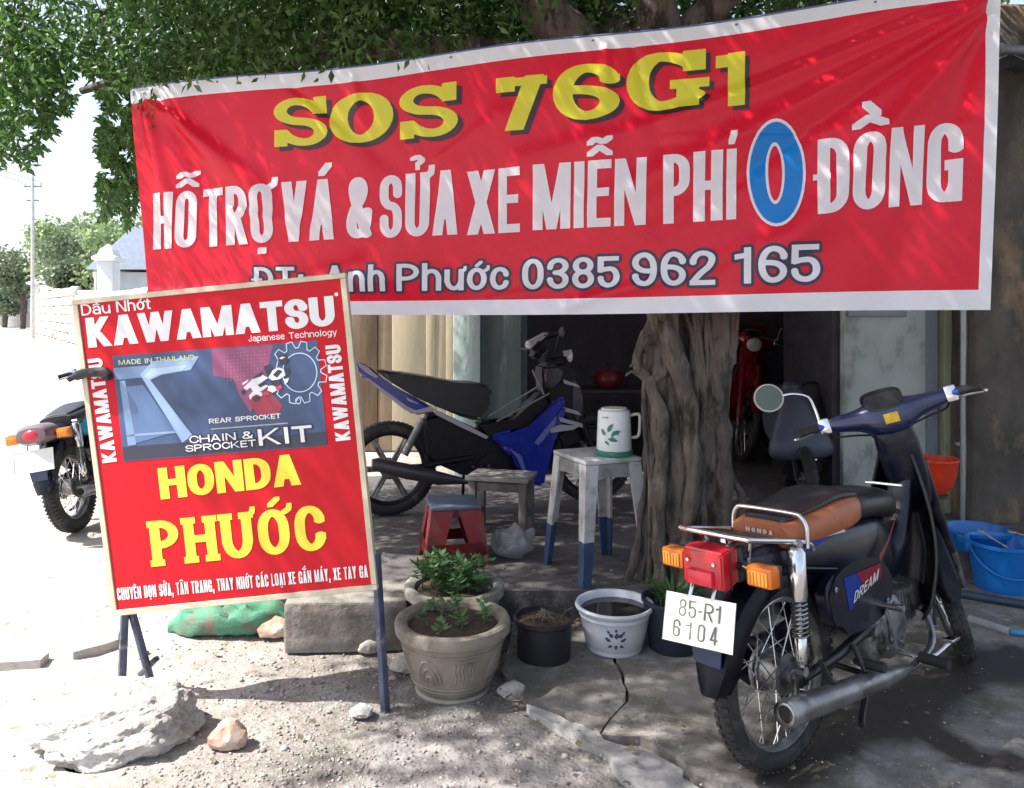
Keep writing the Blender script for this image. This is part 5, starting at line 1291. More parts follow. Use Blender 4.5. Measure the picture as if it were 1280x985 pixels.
    if white_plate:
        pc = Vector((-.352, 0, .515)); yw = Matrix.Rotation(R(11), 3, 'Z'); ex = yw @ Vector((0, -1, 0)); ez = yw @ Vector((.30, 0, 1)).normalized(); en = yw @ Vector((-1, 0, .30)).normalized()
        A = [pc+ex*x+ez*z for x, z in ((-.106, -.064), (.106, -.064), (.106, .064), (-.106, .064))]
        b = MB().loft([A, [p+en*.003 for p in A]]); pl_ = b.build('number_plate', mat('plate_white', (.78, .80, .76), .45, var=.05, dirt=((.5, .5, .46), 30, .62, .75)), t)
        SP = Surf(lambda u, v: pc+ex*((u-.5)*.212)+ez*((v-.5)*.128), lambda u, v: en)
        ink = mat('plate_ink', (.12, .13, .11), .6)
        if plate:
            for s_, x0, x1, y0 in ((plate[0][:2], .20, .46, .545), ('-', .48, .54, .545), (plate[0][3:], .57, .82, .545), (plate[1][0], .14, .25, .10), (plate[1][1], .33, .43, .10), (plate[1][2], .50, .61, .10), (plate[1][3], .68, .79, .10)):
                h = .36; k = (x1-x0)*.212/(h*.128)
                flat_print(SP, text_shapes(s_, k, a=.13, b=.10, gap=.14, round_=.4), (Vector((x0, y0)), Vector((h*.128/.212, 0)), Vector((0, h))), .0042, 'plate_lettering', ink, pl_)
        MB().tube([A[0]+en*.003, A[1]+en*.003, A[2]+en*.003, A[3]+en*.003], .0022, 6, closed=True).build('plate_rim', mat('plate_edge', (.62, .63, .6), .5), pl_)
        for s in (-1, 1): MB().tube([pc+ex*s*.035+ez*.06, pc+ex*s*.035+ez*.10+en*-.012], .005, 8).build('plate_bolt', m_chrome, pl_)
        b = MB().prism([(-.045, -.02), (.045, -.02), (.055, .06), (-.055, .06)], .004, lambda a_, c_, h: Vector((-.325+h, a_, .41+c_))); b.build('mud_flap', mat('navy_flap', (.02, .035, .09), .5), t)
    if rack:
        rk = MB(); rk2 = MB(); z = 0; ZR = lambda p: Vector((p[0], p[1], (.745-.055*min(1, max(0, (p[0]+.28)/.28)) if p[2] > -.03 and p[2] < .01 else 0)+(p[2] if abs(p[2]) < .03 else p[2])))
        rk.tube(catmull([ZR(p) if abs(p[2]) < .05 else Vector(p) for p in [(.05, -.115, .66), (.0, -.118, z), (-.24, -.118, z), (-.275, -.10, z), (-.28, 0, z), (-.275, .10, z), (-.24, .118, z), (.0, .118, z), (.05, .115, .66)]], 6), .0085, 10)
        for x in (-.20, -.13, -.06): rk2.tube([ZR((x, -.110, z-.004)), ZR((x, .110, z-.004))], .006, 8)
        for y in (-.05, .05): rk2.tube([ZR((-.265, y, z-.008)), ZR((.0, y, z-.008))], .005, 8)
        for y in (-.09, .0, .09): rk.tube([(-.21, y*.9, .730), (-.20, y*.7, .66)], .006, 8)
        rk = rk.build('luggage_rack', m_chrome, t); rk2.build('rack_grid', m_blackp, rk)
        MB().tube(catmull([(.0, -.128, .675), (.0, -.128, .73), (-.002, -.112, .762), (-.003, -.08, .770), (-.003, .08, .770), (-.002, .112, .762), (.0, .128, .73), (.0, .128, .675)], 6), .0075, 10).build('grab_rail', m_chrome, rk)
    # fork, cowl and handlebar, all turned with the steering
    for s in (-1, 1):
        b = MB().tube([(1.2, s*.072, .283), (1.165, s*.072, .36), (.94, s*.066, .80)], [.015, .022, .024], 14).box((1.2, s*.074, .283), (.06, .014, .035), bev=.004).xf(T); b.build('fork_leg', body_m, t)
        b = MB().tube([(1.20, s*.075, .29), (1.13, s*.078, .42)], [.019, .019], 14).xf(T); b.build('fork_slider', m_dchrome, t)
    body('steering_neck', t, body_m, [(.765, 0, .90, .99, .06), (.79, 0, .82, .98, .072), (.85, 0, .70, .93, .075), (.93, 0, .62, .82, .066), (1.02, 0, .60, .72, .045)], T=T)
    b = MB()
    sec = [(-.215, .772, 1.012, .018, .020), (-.19, .772, 1.010, .026, .028), (-.11, .778, 1.002, .036, .040), (-.06, .79, .992, .056, .060), (0, .795, .988, .062, .066), (.06, .79, .992, .056, .060), (.11, .778, 1.002, .036, .040), (.19, .772, 1.010, .026, .028), (.215, .772, 1.012, .018, .020)]
    Sx = catmull([(x, y, z) for y, x, z, a, c_ in sec], 4); Hx = catmull([(a, c_, 0) for y, x, z, a, c_ in sec], 4)
    b.loft([ring(p, (1, 0, 0), (0, 0, 1), h.x, h.y, 20, 2.4) for p, h in zip(Sx, Hx)]).xf(T)
    hb = b.build('handlebar_cowl', cowl_m, t)
    MB().loft([ring((x, 0, z), (0, 1, 0), (.5, 0, 1), a, c_, 24, 3) for x, z, a, c_ in ((.745, 1.035, .05, .022), (.75, 1.052, .068, .032), (.80, 1.062, .074, .036), (.845, 1.055, .066, .03), (.875, 1.04, .045, .018))]).xf(T).build('speedometer', m_blackp, hb)
    MB().loft([ring((x, 0, .965), (0, 1, 0), (0, 0, 1), r_, r_*.9, 24, 2.4) for x, r_ in ((.80, .06), (.86, .078), (.915, .078), (.925, .07))]).xf(T).build('headlight_shell', cowl_m, hb)
    MB().sphere((.925, 0, .965), (.02, .066, .06), 3).xf(T).build('headlight', mat('headlight_glass', (.6, .62, .65), .1, coat=.5), hb)
    if detail: MB().box((.729, -.006, .985), (.008, .050, .036), RY(0), bev=.001).xf(T).build('yellow_sticker', mat('yellow_sticker', (.75, .46, .03), .5, var=.3, vscale=60), hb)
    for s in (-1, 1):
        MB().tube([(.772, s*.21, 1.012), (.752, s*.25, 1.015), (.725, s*.315, 1.012)], .011, 12).xf(T).build('handlebar', m_chrome, hb)
        MB().tube([(.765, s*.22, 1.013), (.752, s*.25, 1.015)], .0155, 12).xf(T).build('switch_housing', mat('bright_blue_plastic', (.02, .07, .45), .3, coat=.3), hb)
        MB().tube([(.752, s*.25, 1.015), (.746, s*.265, 1.015), (.727, s*.312, 1.012), (.725, s*.318, 1.012)], [.018, .0155, .0155, .018], 14).xf(T).build('grip', m_rub, hb)
        MB().box((.772, s*.222, 1.014), (.050, .042, .060), bev=.008).tube([(.80, s*.23, 1.006), (.812, s*.27, .995), (.79, s*.335, .992)], [.005, .0055, .006], 8).sphere((.79, s*.337, .992), (.008, .008, .008), 2).xf(T).build('lever', m_chrome, hb)
        MB().tube(catmull([(.79, s*.22, 1.0), (.83, s*.20, .965), (.86, s*.13, .95), (.88, s*.05, .93)], 5), .004, 6).xf(T).build('cable', m_blackp, hb)
        if s in mirrors:
            MB().tube(catmull([(.775, s*.235, 1.03), (.772, s*.235, 1.09), (.765, s*.245, 1.135), (.755, s*.29, 1.16), (.755, s*.33, 1.165)], 5), .0055, 8).xf(T).build('mirror_stem', m_chrome, hb)
            mq = RY(-78) @ RX(s*8)
            mi = MB().lathe([(.001, -.012), (.03, -.011), (.050, -.004), (.056, .003), (.055, .006), (.050, .006)], (.752, s*.382, 1.17), mq, 36).xf(T).build('mirror', mat('mirror_rim', (.42, .40, .32), .35, metal=.7), hb)
            MB().lathe([(.0505, .0055), (.001, .0062)], (.752, s*.382, 1.17), mq, 36).xf(T).build('mirror_glass', mat('mirror_glass', (.35, .36, .36), .04, metal=1), hb) if False else None
    # cables and small bright bits
    MB().tube(catmull([(.90, -.03, .62), (.86, -.07, .50), (.78, -.09, .40)], 5), .005, 6).build('cable', m_blackp, t)
    return T
m_navy = mat('navy_gloss_paint', (.004, .005, .018), .34, coat=.2, spec=.35, var=.3, vscale=4, dirt=((.035, .032, .034), 9, .56, .74))
m_blueg = mat('blue_metal_paint', (.012, .022, .085), .25, metal=.2, coat=.7, var=.25)
LEAN = -3.5
mb = thing('motorbike', 'dark navy underbone motorbike with tan rear seat and white number plate, parked in front', 'motorbike', (.815, 2.42, .02), RZ(38.5) @ RX(LEAN))
T = underbone(mb, m_navy, steer=36, seat2=m_brown, plate=('85-R1', '6104'), cowl_m=m_blueg, mirrors=(1,))
# mirror glass as its own piece
# decals and badges of the front motorbike
def decal(pts, m, y, name='decal', par=mb, off=.0):
    b = MB(); b.bm.faces.new([b.bm.verts.new((x, y-off, z)) for x, z in pts]); bmesh.ops.solidify(b.bm, geom=b.bm.faces[:], thickness=.001); return b.build(name, m, par, smooth=0)
m_dr = mat('red_decal', (.42, .03, .06), .35); m_db = mat('blue_decal', (.03, .08, .50), .3); m_dw = mat('silver_decal', (.55, .53, .55), .35)
yS = -.1215
dc = decal([(.20, .545), (.34, .545), (.30, .50), (.24, .44), (.225, .44)], m_db, yS); 
decal([(.275, .5455), (.43, .548), (.43, .505), (.33, .482)], m_dr, yS, off=.0012)
SD = Surf(lambda u, v: Vector((.245+.17*u, yS-.0026, .452+.06*v+.045*u)), lambda u, v: Vector((0, -1, 0)))
flat_print(SD, text_shapes('DREAM', 4.6, a=.22, b=.17, gap=.1), (Vector((.0, .10)), Vector((.20, .0)), Vector((.08, .50))), 0, 'decal_lettering', m_dw, dc)
dc2 = decal([(-.005, .700), (.17, .712), (.13, .675), (.02, .655)], m_db, -.1135)
b = MB().prism([(.08, .70), (.20, .71), (.24, .68), (.10, .685)], .001, lambda x, z, h: Vector((x, -.115+h, z))); b.build('decal', m_dw, mb, smooth=0)
# slanted stripe on the body below the front seat
P = catmull([(.44, -.108, .555), (.54, -.094, .605), (.64, -.075, .675)], 5)
b = MB(); rows = [[b.bm.verts.new(p+Vector((0, -.006, h))) for h in (-.014*(1-i/12), .014*(1-i/14))] for i, p in enumerate(P)]
for A, B in zip(rows, rows[1:]): b.bm.faces.new((A[0], A[1], B[1], B[0]))
bmesh.ops.solidify(b.bm, geom=b.bm.faces[:], thickness=.002); b.build('stripe', mat('pinkish_decal', (.42, .12, .14), .35), mb)
# white letters on the back of the seat
SB = Surf(lambda u, v: Vector((-.0475-.002*v, .075-.15*u, .698+.03*v)), lambda u, v: Vector((-1, 0, 0)))
flat_print(SB, text_shapes('HONDA', 9, a=.5, b=.25, gap=.6), (Vector((.18, .3)), Vector((.07, 0)), Vector((0, .45))), .0015, 'seat_lettering', m_dw, mb)
MB().box((.70, -.01, .775-.02), (.02, .13, .010), RY(20), bev=.002).build('chrome_strip', m_chrome, mb)
# glass of the round mirror, reflected foliage put into its dark green tint
mq = RY(-78) @ RX(8)
MB().lathe([(.0495, .0050), (.0495, .0085), (.001, .0095)], (.752, .382, 1.17), mq, 36).xf(T).build('mirror_glass', mat('mirror_glass', (.10, .12, .09), .06, metal=1), mb)

# ---- motorbike at the far left, seen from behind in the sun
m_dkb = mat('black_blue_paint', (.012, .014, .03), .3, coat=.6, var=.3)
lb = thing('motorbike', 'black motorbike seen from behind at the left edge, partly behind the red signboard', 'motorbike', (-2.76, 5.08, 0), RZ(93) @ RX(-9))
underbone(lb, m_dkb, steer=12, rack=False, tail_big=True, fat=.048, plate=None, detail=False, mirrors=(), cowl_m=m_dkb)
b = MB().sphere((.12, -.095, .66), (.07, .045, .075), 4)
for v in b.bm.verts: v.co += Vector((0, -1, 0))*.02*noise.noise(v.co*20)+Vector((.01, 0, .02))*noise.noise(v.co*14)
tb = b.build('turquoise_bag', mat('turquoise_film', (.03, .50, .75), .35, tl=.25), None); tb.matrix_world = lb.matrix_world.copy(); tag(tb, 'small turquoise plastic bag hung on the side of the leftmost motorbike', 'bag')
# ---- red motorbike inside the dark shop, facing out
rb = thing('motorbike', 'red motorbike facing out of the dark shop between trunk and pale pillar', 'motorbike', (2.18, 7.75, FZ), RZ(-104) @ RX(-5))
underbone(rb, mat('red_gloss_paint', (.30, .012, .02), .25, coat=.7, var=.3), steer=15, rack=False, plate=None, white_plate=False, detail=False, mirrors=(1, -1))

# ---- blue motorbike, side on, traced in its own plane
hd = R(15.8); bo = Vector(((500-640)/F*4.9, 4.9, FZ)); bl = thing('motorbike', 'blue and black sporty motorbike standing side on behind the stools', 'motorbike', bo, Matrix.Rotation(hd, 3, 'Z'))
hx = Vector((math.cos(hd), math.sin(hd), 0))
def loc3(zx, zy):
    px, py = 440+zx/3.1775, 370+zy/3.1775; r = Vector(((px-640)/F, 1, -(py-HZ)/F)); o = Vector((0, 0, CAMZ))
    n_ = Vector((-hx.y, hx.x, 0)); tt = (bo-o).dot(n_)/r.dot(n_); p = o+r*tt-bo; return (p.dot(hx), p.z)
def plate3(name, pts, w, m, y=0, bev=.012, par=bl, smooth=2):
    q = [loc3(*p) for p in pts]; b = MB().prism(q, w, lambda x, z, h: Vector((x, y+h, z)))
    bmesh.ops.bevel(b.bm, geom=b.bm.edges[:], offset=min(bev, w*.4), segments=3, affect='EDGES', clamp_overlap=True); return b.build(name, m, par)
def fix_w(o): return o
m_bb = mat('blue_body_paint', (.010, .026, .32), .25, coat=.7, var=.25, vscale=5); m_dk2 = mat('satin_black', (.008, .008, .012), .5, coat=.0, spec=.3, var=.3); m_wh2 = mat('silver_stripe', (.34, .34, .40), .35)
cx_, cz_ = loc3(148, 677); fx, fz_ = loc3(960, 655)
w1 = wheel(bl, cx_, .287, None, .040, alloy=True, mrim=m_dk2); w2 = wheel(bl, 1.26, .287, None, .034, alloy=True, mrim=m_dk2)
plate3('seat', [(85, 288), (200, 303), (300, 318), (400, 338), (480, 342), (538, 352), (548, 395), (520, 412), (508, 440), (500, 492), (440, 480), (330, 435), (240, 395), (150, 340)], .20, m_vinylseat, bev=.03)
plate3('tail_fairing', [(14, 258), (60, 272), (110, 318), (180, 365), (300, 428), (330, 452), (240, 470), (200, 440), (100, 362), (26, 310)], .16, m_bb, bev=.02)
for pts in ([(24, 262), (60, 280), (100, 318), (88, 322), (50, 300), (22, 275)], [(40, 318), (200, 445), (240, 462), (330, 448), (300, 432), (245, 448), (210, 432), (60, 322)], [(325, 446), (420, 492), (530, 550), (520, 560), (410, 508), (318, 462)], [(205, 395), (250, 418), (255, 424), (215, 410)]):
    plate3('silver_stripe', pts, .004, m_wh2, y=-.086, bev=.001)
plate3('under_body', [(275, 475), (340, 455), (520, 540), (600, 590), (655, 640), (650, 715), (560, 735), (420, 700), (280, 640), (268, 520)], .14, m_dk2, bev=.03)
plate3('centre_body', [(490, 485), (600, 508), (640, 500), (690, 430), (750, 370), (800, 430), (770, 500), (700, 575), (640, 610), (540, 560), (480, 520)], .16, m_dk2, bev=.03)
plate3('front_fairing', [(830, 395), (800, 450), (750, 515), (690, 575), (620, 600), (560, 570), (600, 620), (640, 650), (655, 700), (690, 735), (745, 745), (748, 650), (765, 575), (800, 520), (836, 450)], .24, m_bb, bev=.03)
plate3('instrument_cowl', [(697, 225), (740, 160), (800, 138), (850, 158), (868, 200), (850, 245), (790, 262), (735, 262)], .16, m_dk2, bev=.03)
plate3('front_cowl', [(745, 262), (845, 250), (868, 300), (905, 390), (905, 490), (865, 535), (815, 480), (785, 420), (752, 395), (738, 330)], .20, m_dk2, bev=.03)
plate3('front_mudguard', [(800, 545), (880, 500), (1000, 520), (1070, 580), (1090, 640), (1050, 600), (980, 560), (890, 560), (830, 620)], .09, m_dk2, bev=.02)
plate3('side_fairing', [(528, 545), (600, 522), (680, 520), (740, 470), (785, 400), (832, 392), (806, 450), (752, 515), (692, 572), (622, 600), (560, 572)], .252, m_bb, bev=.02)
for pts in ([(815, 325), (870, 345), (885, 358), (820, 342)], [(815, 432), (875, 450), (885, 466), (820, 450)], [(795, 470), (885, 495), (890, 512), (800, 488)], [(760, 515), (800, 500), (880, 505), (850, 520), (765, 532)], [(700, 570), (740, 520), (790, 462), (780, 500), (735, 560), (715, 580)], [(600, 590), (650, 620), (672, 690), (655, 680), (636, 632)]):
    plate3('silver_stripe', pts, .004, m_wh2 if pts[0][0] > 705 else mat('light_blue_stripe', (.12, .16, .42), .3), y=-.1285 if pts[0][0] < 800 else -.1125, bev=.001)
plate3('inner_cowl', [(748, 320), (745, 275), (800, 268), (832, 290), (815, 340), (780, 370), (755, 370)], .212, mat('purple_black', (.028, .022, .05), .35, coat=.3, var=.4), bev=.02)
plate3('cowl_trim', [(820, 215), (850, 212), (852, 232), (826, 238)], .17, mat('silver_stripe', (.48, .48, .52), .35), bev=.002)
plate3('lower_cowl', [(848, 320), (872, 320), (898, 390), (898, 450), (880, 495), (864, 505), (852, 430)], .212, mat('purple_black', (.028, .022, .05), .35), bev=.02)
plate3('windscreen', [(692, 185), (772, 142), (780, 152), (740, 178), (700, 212)], .10, mat('grey_screen', (.40, .38, .42), .25, coat=.4), bev=.01)  # pale grey puts the highlight on the screen into its colour
gx_, gz_ = loc3(665, 258); hxx, hzz = loc3(760, 215)
MB().tube([(hxx, -.05, hzz), (hxx-.02, -.20, hzz+.0), (hxx-.07, -.30, hzz-.01)], .011, 10).build('handlebar', m_dk2, bl)
MB().tube([(hxx-.07, -.29, hzz-.01), (hxx-.135, -.40, hzz-.035)], .018, 12).build('grip', m_rub, bl)
MB().tube([(hxx, .05, hzz), (hxx-.02, .20, hzz), (hxx-.07, .36, hzz-.01)], .012, 10).build('handlebar', m_dk2, bl)
MB().tube(catmull([(hxx+.02, -.18, hzz), (hxx+.04, -.20, hzz+.10), (hxx+.05, -.22, hzz+.12)], 4), .006, 8).sphere((hxx+.05, -.23, hzz+.12), (.018, .06, .04), 2).build('mirror', m_dk2, bl)
q = loc3(835, 235); MB().sphere((q[0]+.03, -.06, q[1]), (.02, .03, .045), 3).build('headlight', mat('headlight_glass', (.6, .62, .65), .1, coat=.5), bl)
for a, b_ in (((560, 490), (770, 380)), ((530, 470), (730, 350)), ((700, 290), (745, 385))):
    p, q = loc3(*a), loc3(*b_); MB().tube([(p[0], -.09, p[1]), (q[0], -.09, q[1])], .006, 6).build('cable', mat('grey_cable', (.2, .2, .22), .4), bl)
p, q = loc3(270, 480), loc3(200, 620); MB().tube([(p[0], -.09, p[1]), (q[0], -.09, q[1])], .024, 12).build('shock_absorber', m_alu, bl)
MB().tube([(.01, -.09, .287), (.22, -.09, .32), (.44, -.07, .34)], .018, 10).build('swing_arm', m_dk2, bl)
a, b_ = loc3(75, 650), loc3(330, 705); c = loc3(440, 720)
MB().tube([(a[0]-.01, -.15, a[1]), (a[0]+.02, -.15, a[1]-.002), ((a[0]+b_[0])/2, -.15, (a[1]+b_[1])/2), (b_[0], -.15, b_[1]), (c[0], -.13, c[1]), (c[0]+.16, -.10, c[1]-.01)], [.030, .040, .046, .040, .016, .014], 20).build('muffler', mat('dark_muffler', (.07, .07, .08), .35, metal=.5), bl)
p = loc3(550, 680); e = MB().lathe([(.001, -.10), (.08, -.10), (.10, -.085), (.105, .085), (.001, .09)], (p[0], 0, p[1]), RX(90), 28).box((p[0]+.10, 0, p[1]+.02), (.18, .12, .13), bev=.02)
e.build('engine', m_alu if False else m_dk2, bl)
for zx in (465, 495, 525): 
    q = loc3(zx, 662); MB().lathe([(.001, -.01), (.010, -.01), (.010, .01), (.001, .01)], (q[0], -.11, q[1]), RX(90), 12).build('bolt', m_chrome, bl)
q = loc3(640, 722); MB().tube([(q[0]-.02, -.10, q[1]), (q[0]-.02, -.22, q[1])], .016, 10).build('footpeg', mat('orange_peg', (.35, .12, .08), .6), bl)
for s in (-1, 1): MB().tube([(1.26, s*.07, .287), (1.08, s*.07, .70)], [.022, .026], 12).build('fork_leg', m_dk2, bl)
MB().tube([(.42, .10, .2), (.44, .22, .0)], .01, 8).build('side_stand', m_dk2, bl)

# ---- slate scooter standing nose out at the shop opening
sc_ = thing('scooter', 'slate grey scooter nose out in the shop opening beside the pale pillar', 'scooter', (1.97, 5.72, FZ), RZ(-99) @ RX(5))
m_sl = mat('slate_paint', (.060, .070, .105), .5, coat=.1, var=.3, vscale=3)
wheel(sc_, 0, .24, None, .05, alloy=True, mrim=m_dk2); wheel(sc_, 1.15-.25, .24, None, .05, alloy=True, mrim=m_dk2)
lev = [(.89, .62, .05), (.86, .64, .085), (.76, .70, .125), (.64, .76, .175), (.52, .81, .225), (.44, .83, .24), (.39, .83, .215), (.36, .82, .13)]
C = catmull([(x, z, h) for z, x, h in lev], 4)
b = MB().loft([ring((c.x-.02, 0, c.y), (0, 1, 0), (1, 0, .3), c.z, .085, 26, 2.6) for i, c in enumerate([Vector((q.x, q.y, q.z)) for q in C])])
b.build('front_shield', m_sl, sc_)
body('floorboard', sc_, m_dk2, [(.75, 0, .24, .34, .15), (.5, 0, .22, .32, .15), (.3, 0, .22, .36, .15)])
body('rear_body', sc_, m_sl, [(.35, 0, .30, .62, .10), (.1, 0, .38, .70, .16), (-.15, 0, .46, .72, .13), (-.3, 0, .55, .70, .06)])
body('seat', sc_, m_vinylseat, [(.35, 0, .63, .72, .09), (.1, 0, .69, .78, .14), (-.25, 0, .70, .80, .10)])
MB().tube(catmull([(.56, -.22, .90), (.60, -.12, .92), (.62, 0, .88), (.60, .12, .92), (.56, .22, .90)], 5), .012, 10).build('handlebar', m_dk2, sc_)
MB().loft([ring((x, 0, .89), (0, 1, 0), (0, 0, 1), a, c, 22, 2.5) for x, a, c in ((.54, .05, .03), (.62, .08, .05), (.67, .06, .04), (.69, .03, .02))]).build('handlebar_cowl', m_sl, sc_)
MB().sphere((.86, .08, .37), (.012, .016, .016), 2).build('badge', m_chrome, sc_)
for s in (-1, 1): MB().tube([(.90, s*.07, .24), (.82, s*.07, .42)], .02, 10).build('fork_leg', m_dk2, sc_)

sc_.scale = (.84, .84, .84)
# ---------------------------------------------------------------- the big tree: trunk of fused roots, limbs, hanging foliage
TX, TY = .82, 3.82
tree = thing('tree', 'old tree with twisted trunk of fused roots, its dark foliage hanging above the banner', 'tree', (TX, TY, .02))
m_bark = mat('fig_bark', (.200, .165, .140), .95, col2=(.105, .086, .074), vscale=13, bump=3.5, bscale=48, stretch=(1, 1, .36), dirt=((.045, .035, .028), 12, .50, .60))
b = MB()
def strand(pts, rs, seed, n=26, sub=16):
    P = catmull(pts, sub); rr = [q.x for q in catmull([(r, 0, 0) for r in rs], sub)]
    m0 = len(b.bm.verts); b.tube(P, rr, n)
    b.bm.verts.ensure_lookup_table()
    for v in b.bm.verts[m0:]:
        q = Vector((v.co.x, v.co.y, v.co.z*.3)); v.co += Vector((noise.noise(q*22+Vector((seed, 0, 0))), noise.noise(q*22+Vector((0, seed, 3))), 0))*.018+(v.co-Vector((0, 0, v.co.z))).normalized()*(.008*noise.fractal(Vector((v.co.x*60, v.co.y*60, v.co.z*6)), 1, 2, 3)+.012*noise.noise(v.co*9))
strand([(.03, .05, -.1), (.02, .03, .4), (.01, .04, 1.0), (.02, .03, 1.6), (.0, .05, 2.05), (-.36, .1, 2.5), (-.75, .2, 2.95), (-1.0, .3, 3.7)], [.17, .115, .105, .11, .12, .13, .13, .09], 1, 26)
S = [  # (points, radii) in tree space, front strands overlapping
 ([(-.20, -.04, -.06), (-.17, -.06, .3), (-.15, -.09, .7), (-.17, -.10, 1.1), (-.13, -.10, 1.5), (-.05, -.05, 2.1)], [.055, .045, .045, .05, .045, .04]),
 ([(-.11, -.15, -.06), (-.12, -.13, .3), (-.07, -.14, .65), (-.09, -.13, .95), (-.15, -.14, 1.15), (-.10, -.11, 1.5), (.0, -.06, 2.1)], [.075, .055, .050, .055, .05, .045, .04]),
 ([(-.01, -.20, -.06), (.0, -.15, .3), (.01, -.13, .6), (-.04, -.145, .9), (-.06, -.13, 1.15), (-.13, -.13, 1.35), (-.15, -.10, 1.7)], [.085, .065, .058, .055, .05, .045, .04]),
 ([(.10, -.17, -.06), (.09, -.13, .35), (.06, -.14, .75), (.10, -.12, 1.1), (.08, -.10, 1.6), (.05, -.05, 2.2)], [.08, .06, .055, .06, .055, .045]),
 ([(.20, -.08, -.06), (.165, -.07, .35), (.15, -.07, .8), (.17, -.05, 1.2), (.15, -.03, 1.7), (.1, 0, 2.3)], [.075, .055, .05, .055, .05, .045]),
 ([(.27, .05, -.06), (.20, .03, .2), (.17, .03, .7), (.17, .04, 1.4), (.15, .05, 2.1)], [.06, .05, .05, .05, .05]),
 ([(-.28, -.10, -.06), (-.225, -.10, .22), (-.20, -.07, .5), (-.16, -.06, .8)], [.028, .022, .022, .02]),
 ([(-.33, -.14, -.08), (-.30, -.12, .1), (-.235, -.10, .45), (-.20, -.08, .8), (-.19, -.10, 1.05)], [.016, .015, .016, .018, .02]),
 ([(-.21, -.13, 1.06), (-.26, -.15, 1.13), (-.25, -.17, 1.22), (-.19, -.19, 1.26), (-.13, -.19, 1.20), (-.14, -.18, 1.10), (-.20, -.15, 1.06)], [.024, .026, .028, .028, .026, .024, .022]),
 ([(-.24, -.12, 1.60), (-.20, -.17, 1.42), (-.13, -.21, 1.25), (-.05, -.215, 1.05), (-.01, -.205, .85), (.0, -.20, .6), (-.04, -.215, .3), (-.03, -.25, -.06)], [.035, .042, .046, .048, .042, .038, .042, .05]),
 ([(-.20, -.15, 1.08), (-.16, -.18, .92), (-.15, -.185, .7), (-.17, -.19, .45), (-.16, -.20, .2), (-.20, -.22, -.06)], [.03, .038, .036, .034, .038, .045]),
 ([(.12, -.13, 1.65), (.15, -.15, 1.3), (.13, -.165, 1.0), (.17, -.15, .7), (.16, -.155, .4), (.23, -.17, -.06)], [.036, .042, .044, .038, .040, .05]),
 ([(-.25, -.08, 1.18), (-.20, -.12, 1.30), (-.13, -.15, 1.40), (-.10, -.12, 1.6)], [.018, .022, .026, .025]),
 ([(-.16, -.14, 1.30), (-.08, -.17, 1.12), (-.02, -.17, .9), (.03, -.17, .62), (.06, -.18, .30), (.05, -.21, -.06)], [.026, .032, .034, .034, .034, .04]),
 ([(.06, -.14, 1.5), (.02, -.16, 1.2), (.07, -.165, .95), (.11, -.16, .6), (.15, -.15, .25), (.19, -.16, -.06)], [.024, .028, .03, .03, .032, .038]),
 ([(-.14, -.12, .85), (-.13, -.16, .6), (-.08, -.17, .35), (-.09, -.20, .05), (-.12, -.22, -.06)], [.02, .028, .032, .036, .04])]
for i, (p, r) in enumerate(S): strand(p, r, i*1.7+2)
bmesh.ops.remove_doubles(b.bm, verts=b.bm.verts, dist=1e-5)
for v in b.bm.verts: v.co.x *= .92
b.build('trunk', m_bark, tree, smooth=60)
rg = random.Random(31)
for k in range(16):      # ropey aerial roots clinging to the trunk
    x0 = rg.uniform(-.19, .20); yy = lambda x: -.165+.9*x*x; w = MB()
    P = []
    for i in range(7):
        z = -.05+(1.7+rg.uniform(-.3, .3))*i/6; x = x0*(1.25-.3*min(1, i/3))+.035*math.sin(i*1.3+k*2)+rg.uniform(-.012, .012); P.append((x, yy(x)-.012+rg.uniform(-.008, .008), z))
    w.tube(catmull(P, 6), [rg.uniform(.009, .019)]*37, 8); w.jitter(.006, 30, k); w.build('aerial_root', m_bark, tree, smooth=60)
for k in range(4):       # dry roots and twigs sticking out of the knot
    a = Vector((-.24+.02*k, -.13, 1.08+.05*k)); MB().tube(catmull([a, a+Vector((-.03, -.02, .02)), a+Vector((-.055, -.01, .0-.01*k))], 4), [.008]*4+[.006]*5, 6).build('twig', m_bark, tree)
limbs = [([(0, 0, 1.9), (-.5, .1, 2.5), (-1.3, .35, 2.75), (-2.3, .7, 2.9), (-3.4, 1.0, 2.7)], [.12, .10, .08, .055, .02]),
         ([(-.05, .06, 2.5), (-.2, -.1, 3.2), (-.3, -1.1, 3.6), (-.2, -2.2, 3.7)], [.10, .08, .06, .02]),
         ([(0, .05, 2.2), (.6, .4, 2.9), (1.4, .7, 3.4), (2.6, .8, 3.8)], [.12, .09, .07, .02]),
         ([(-.1, .1, 2.6), (-.4, .9, 3.2), (-.9, 1.8, 3.6), (-1.6, 2.6, 3.9)], [.11, .08, .06, .02]),
         ([(-.2, .1, 3.0), (-.2, .3, 3.8), (.1, .4, 4.5)], [.10, .07, .03]),
         ([(-1.3, .35, 2.75), (-1.8, .5, 2.75), (-2.3, .6, 2.65), (-2.9, .7, 2.5)], [.04, .03, .022, .010]),
         ([(.0, .1, 2.7), (.7, -.2, 3.3), (1.8, -1.0, 3.6)], [.09, .06, .02])]
for p, r in limbs:
    P = catmull(p, 7); rr = [q.x for q in catmull([(x, 0, 0) for x in r], 7)]; q = MB().tube(P, rr, 12); q.jitter(.02, 5); q.build('limb', m_bark, tree)
m_leaf = mat('fig_leaf', (.038, .080, .020), .42, tl=.45, island=1.6, spec=.45)
rng = np.random.default_rng(11)
